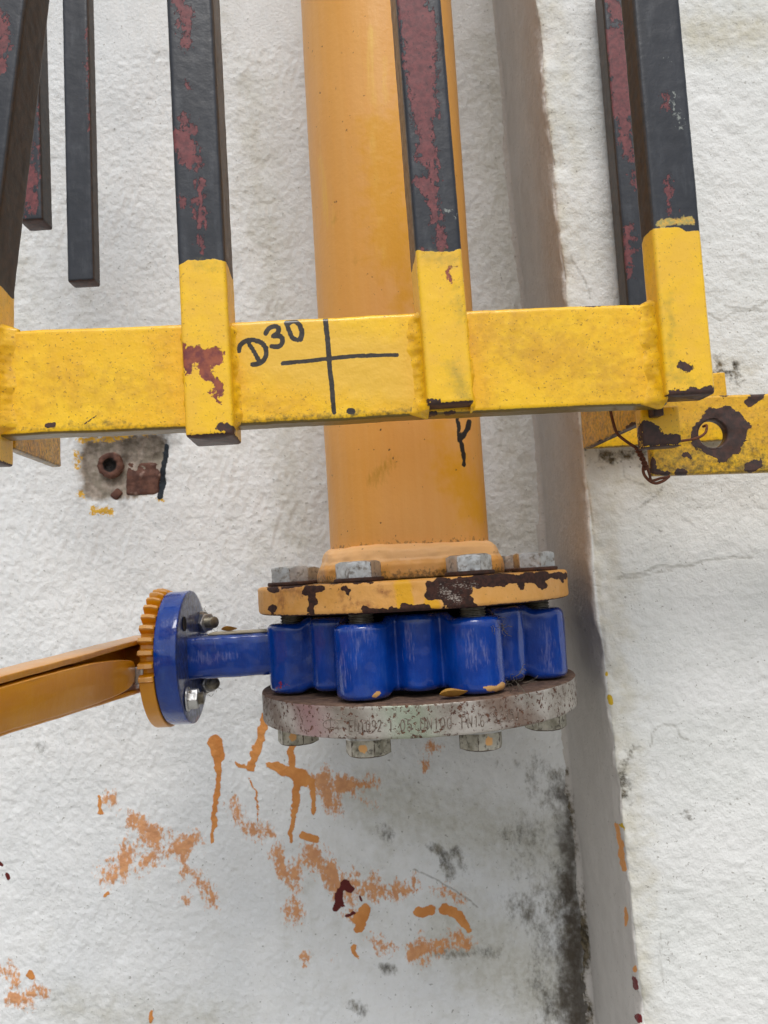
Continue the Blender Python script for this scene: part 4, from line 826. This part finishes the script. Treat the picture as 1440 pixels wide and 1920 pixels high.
# ------------------------------------------------------------------ flat bar with the worn hole
Ys = CAM[1]+0.492
f0 = at_y(1222, 892, Ys); f1 = at_y(1600, 722, Ys); ftop = at_y(1222, 745, Ys)
hole = at_y(1337, 813, Ys); strip = thing('flat_bar', tuple(at_y(1330, 880, Ys)), 'yellow flat steel bar with a rusty worn ring around its hole, wired to pilaster bracket', 'steel bar')
er = at_y(1440, 886, Ys)-at_y(1222, 893, Ys); er /= np.linalg.norm(er); eu = np.array([-er[2], 0, er[0]]); eyy = np.array([0, 1.0, 0])
Hs = (ftop-f0)@eu; Ls = 0.16; rh = 0.0086; hu = (hole-f0)@er; hv = (hole-f0)@eu
# front sheet with a hole: polar patch around the hole blended into a rectangle
def rect_hit(ang, u0, u1, v0, v1):
    c, s = math.cos(ang), math.sin(ang); k = 1e9
    if c > 1e-9: k = min(k, (u1-hu)/c)
    if c < -1e-9: k = min(k, (u0-hu)/c)
    if s > 1e-9: k = min(k, (v1-hv)/s)
    if s < -1e-9: k = min(k, (v0-hv)/s)
    return k
na = 240; ins = 0.0012
cor = [math.atan2(v-hv, u-hu) for u, v in ((0, 0), (Ls, 0), (Ls, Hs), (0, Hs))]
ang = np.sort(np.unique(np.concatenate([np.linspace(-math.pi, math.pi, na, endpoint=False), cor]))); na = len(ang)
rows = []
def ring_at(fr_, z, inset=0.0):
    pts = []
    for a in ang:
        k = rect_hit(a, inset, Ls-inset, inset, Hs-inset); r = rh+(k-rh)*fr_; pts.append((hu+r*math.cos(a), z, hv+r*math.sin(a)))
    return pts
tk = 0.007
hole_ring = lambda z, r: [(hu+r*math.cos(a), z, hv+r*math.sin(a)) for a in ang]
rows.append(hole_ring(tk, rh)); rows.append(hole_ring(tk*0.5, rh)); rows.append(hole_ring(0.0008, rh)); rows.append(hole_ring(0.0, rh+0.0008))
for q in np.linspace(0.05, 1, 26): 
    rows.append([tuple(np.array(p)) for p in ring_at(q, 0.0, ins)])
rows.append(ring_at(1.0, ins)); rows.append(ring_at(1.0, tk-ins)); rows.append(ring_at(1.0, tk, ins)); rows.append(hole_ring(tk, rh))
V = np.array(rows); nr_, m_ = V.shape[:2]; V = V.reshape(-1, 3)
V[:, 1] += (fbm(V, 0.01, 2, 4)-0.5)*0.0008*(V[:, 1] < 0.001)
rad = np.hypot(V[:, 0]-hu, V[:, 2]-hv)
Vw_ = f0+V[:, :1]*er+V[:, 1:2]*eyy+V[:, 2:3]*eu
Q = proj(Vw_); offc = np.hypot((Q[:, 0]-1352)/52, (Q[:, 1]-814)/50)
wob = (vnoise(Vw_/0.006, 9)-0.5)*0.25
z = np.zeros(len(V))
rustf = np.maximum(np.clip(0.5+(1+wob-offc)*4, 0, 1), caps(Q, [(1405, 755, 1425, 740, 9), (1222, 882, 1250, 888, 6), (1270, 886, 1285, 886, 7), (1405, 875, 1420, 868, 9), (1350, 741, 1362, 740, 6), (1285, 853, 1295, 855, 5), (1222, 860, 1224, 875, 5)], 10, 7, 15))
build('plate', Vw_, [grid_faces(nr_, m_, True)], M_yellow, strip, dict(ink=z, rust=rustf, green=np.clip(0.36+(0.02-V[:, 2])*10, 0.2, 0.55), dirt=z+0.62, fresh=z, prim=z))

# ------------------------------------------------------------------ the other hanging bars
def rear(name, bx, by, tx, wd, dp, Y, label, red, seed, brown):
    P0 = np.array([0, Y, 0.0]); ey = np.array([0, 1.0, 0]); base = on_plane(bx, by, P0, ey)
    t = thing(name, tuple(base), label, 'steel bar', 'black bars hanging in front of the wall')
    post('shaft', bx, by, tx, 0, wd, dp, None, red=red, P0=P0, ex=np.array([1.0, 0, 0]), ey=ey, parent=t, brown=brown, seed=seed, end_rust=1.0)
rear('hanging_bar', 151, 527, 140, 0.0205, 0.015, 0.012, 'black steel bar with bare cut end, hanging alone against the white wall', [(168, 60, 172, 250, 4)], 41, side_b(0.5, 0.75))
rear('hanging_bar', 57, 413, 47, 0.0185, 0.020, 0.012, 'shortest black and red steel bar, behind the leaning bar at left edge', [(50, 270, 55, 390, 14), (60, 330, 52, 385, 12), (76, 200, 78, 330, 4)], 43, side_b(0.5, 0.75))
rear('hanging_bar', 1212, 585, 1163, 0.0245, 0.020, -0.045, 'black bar with flaking red primer, behind the right end of yellow rail', [(1145, 0, 1160, 30, 14), (1150, 70, 1170, 200, 26), (1165, 200, 1180, 290, 14), (1185, 330, 1190, 345, 7), (1178, 430, 1180, 520, 9), (1185, 420, 1188, 425, 8)], 45, side_b(0.95, 0.6))

# ------------------------------------------------------------------ tie wire, leaves, cobweb
wire = thing('tie_wire', tuple(at_y(1215, 895, CAM[1]+0.47)), 'thin rusty tie wire twisted around the right bracket and flat bar', 'wire')
dw = CAM[1]+0.478
def wpts(L, d0, d1=None):
    d1 = d0 if d1 is None else d1; s = spline(L, 8); k = len(s); return np.array([at_y(p[0], p[1], d0+(d1-d0)*i/(k-1)) for i, p in enumerate(s)])
V, F = tube(wpts([(1142, 755), (1148, 785), (1157, 812), (1175, 828), (1195, 841)], dw-0.01, dw-0.006), 0.0009, 8); build('strand', V, F, M_wire, wire)
V, F = tube(wpts([(1195, 841), (1230, 836), (1270, 828), (1305, 822), (1322, 812), (1325, 798), (1318, 800)], dw-0.006, dw+0.012), 0.0008, 8); build('strand', V, F, M_wire, wire)
s = wpts([(1195, 841), (1201, 853), (1208, 868), (1212, 880)], dw-0.006); k = len(s); a = np.arange(k)*0.75
for ph in (0, math.pi):
    P_ = s+np.stack([0.0011*np.cos(a+ph), 0.0011*np.sin(a+ph), 0*a], -1); V, F = tube(P_, 0.0008, 8); build('strand', V, F, M_wire, wire)
V, F = tube(wpts([(1208, 868), (1206, 884), (1214, 898), (1228, 906), (1243, 902), (1255, 893)], dw-0.006, dw+0.005), 0.0009, 8); build('strand', V, F, M_wire, wire)
V, F = tube(wpts([(1212, 872), (1218, 890), (1222, 901), (1238, 897), (1250, 895)], dw-0.006, dw+0.005), 0.0008, 8); build('strand', V, F, M_wire, wire)

def leaf(loc, L, W, rz, curl, label, tilt=0.0):
    t = thing('dry_leaf', loc, label, 'leaf'); u = np.linspace(0, 1, 14); v = np.linspace(-1, 1, 7)
    Uq, Vv = np.meshgrid(u, v, indexing='ij'); wd = W*np.sin(np.pi*Uq**0.8)*0.5+0.0002
    x = (Uq-0.5)*L; y = Vv*wd; z = curl*(np.abs(Vv)**1.5)*wd/W*2+0.25*L*(Uq-0.5)**2*2+0.0008+tilt*Uq*L
    c, s_ = math.cos(rz), math.sin(rz); P_ = np.stack([x*c-y*s_, x*s_+y*c, z], -1)+np.array(loc)
    n_, m2 = P_.shape[:2]; Pl = P_+np.array([0, 0, -0.0003]); V = np.concatenate([P_.reshape(-1, 3), Pl.reshape(-1, 3)]); f1 = grid_faces(n_, m2); f2 = f1[:, ::-1]+n_*m2
    build('blade', V, [f1, f2], M_leaf, t)
lp = on_rim(852, 1309, 0.106); leaf((lp[0], lp[1]+0.003, Z3+0.0004), 0.017, 0.009, 0.1, 0.004, 'small curled yellow-brown dry leaf lying on the blind flange rim', 0.05)
lp = at_y(430, 1183, -0.006); leaf((lp[0], lp[1], ZC+0.0163), 0.011, 0.006, 0.3, 0.003, 'tiny brown dry leaf scrap on top of the blue valve neck')
def web(name, centre, rad, nst, label, rr=0.00012, seed=1):
    rs = np.random.RandomState(seed); t = thing(name, tuple(centre), label, 'cobweb'); V = []; q4 = []; q6 = []
    for i in range(nst):
        p = (rs.rand(3)-.5)*rad*1.2; d = rs.randn(3); d /= np.linalg.norm(d); pts = []
        for k in range(10): d = d+rs.randn(3)*0.45; d /= np.linalg.norm(d); p = p+d*rad*0.16; pts.append(np.array(centre)+p)
        Vv, Ff = tube(pts, rr*(0.6+rs.rand()), 4); b = len(V); V += list(map(tuple, Vv)); q4 += [tuple(int(j)+b for j in f) for a_ in Ff for f in a_]
    o = build('strands', np.array(V), [q4], M_web, t); o['kind'] = 'stuff'
web('cobweb', at_y(925, 1172, -0.088), 0.008, 26, 'dusty cobweb and plant fluff under the chipped yellow flange', seed=2)
web('cobweb', at_y(962, 1282, -0.086), 0.008, 20, 'small tuft of dust and web on blind flange beside blue lug', seed=4)
web('cobweb', at_y(378, 1290, 0.018), 0.008, 16, 'dark web tuft below the valve neck behind the mounting disc', seed=6)
web('cobweb', at_y(388, 1168, 0.022), 0.008, 16, 'dusty web hanging from the upper nut of mounting disc', 0.0001, seed=8)
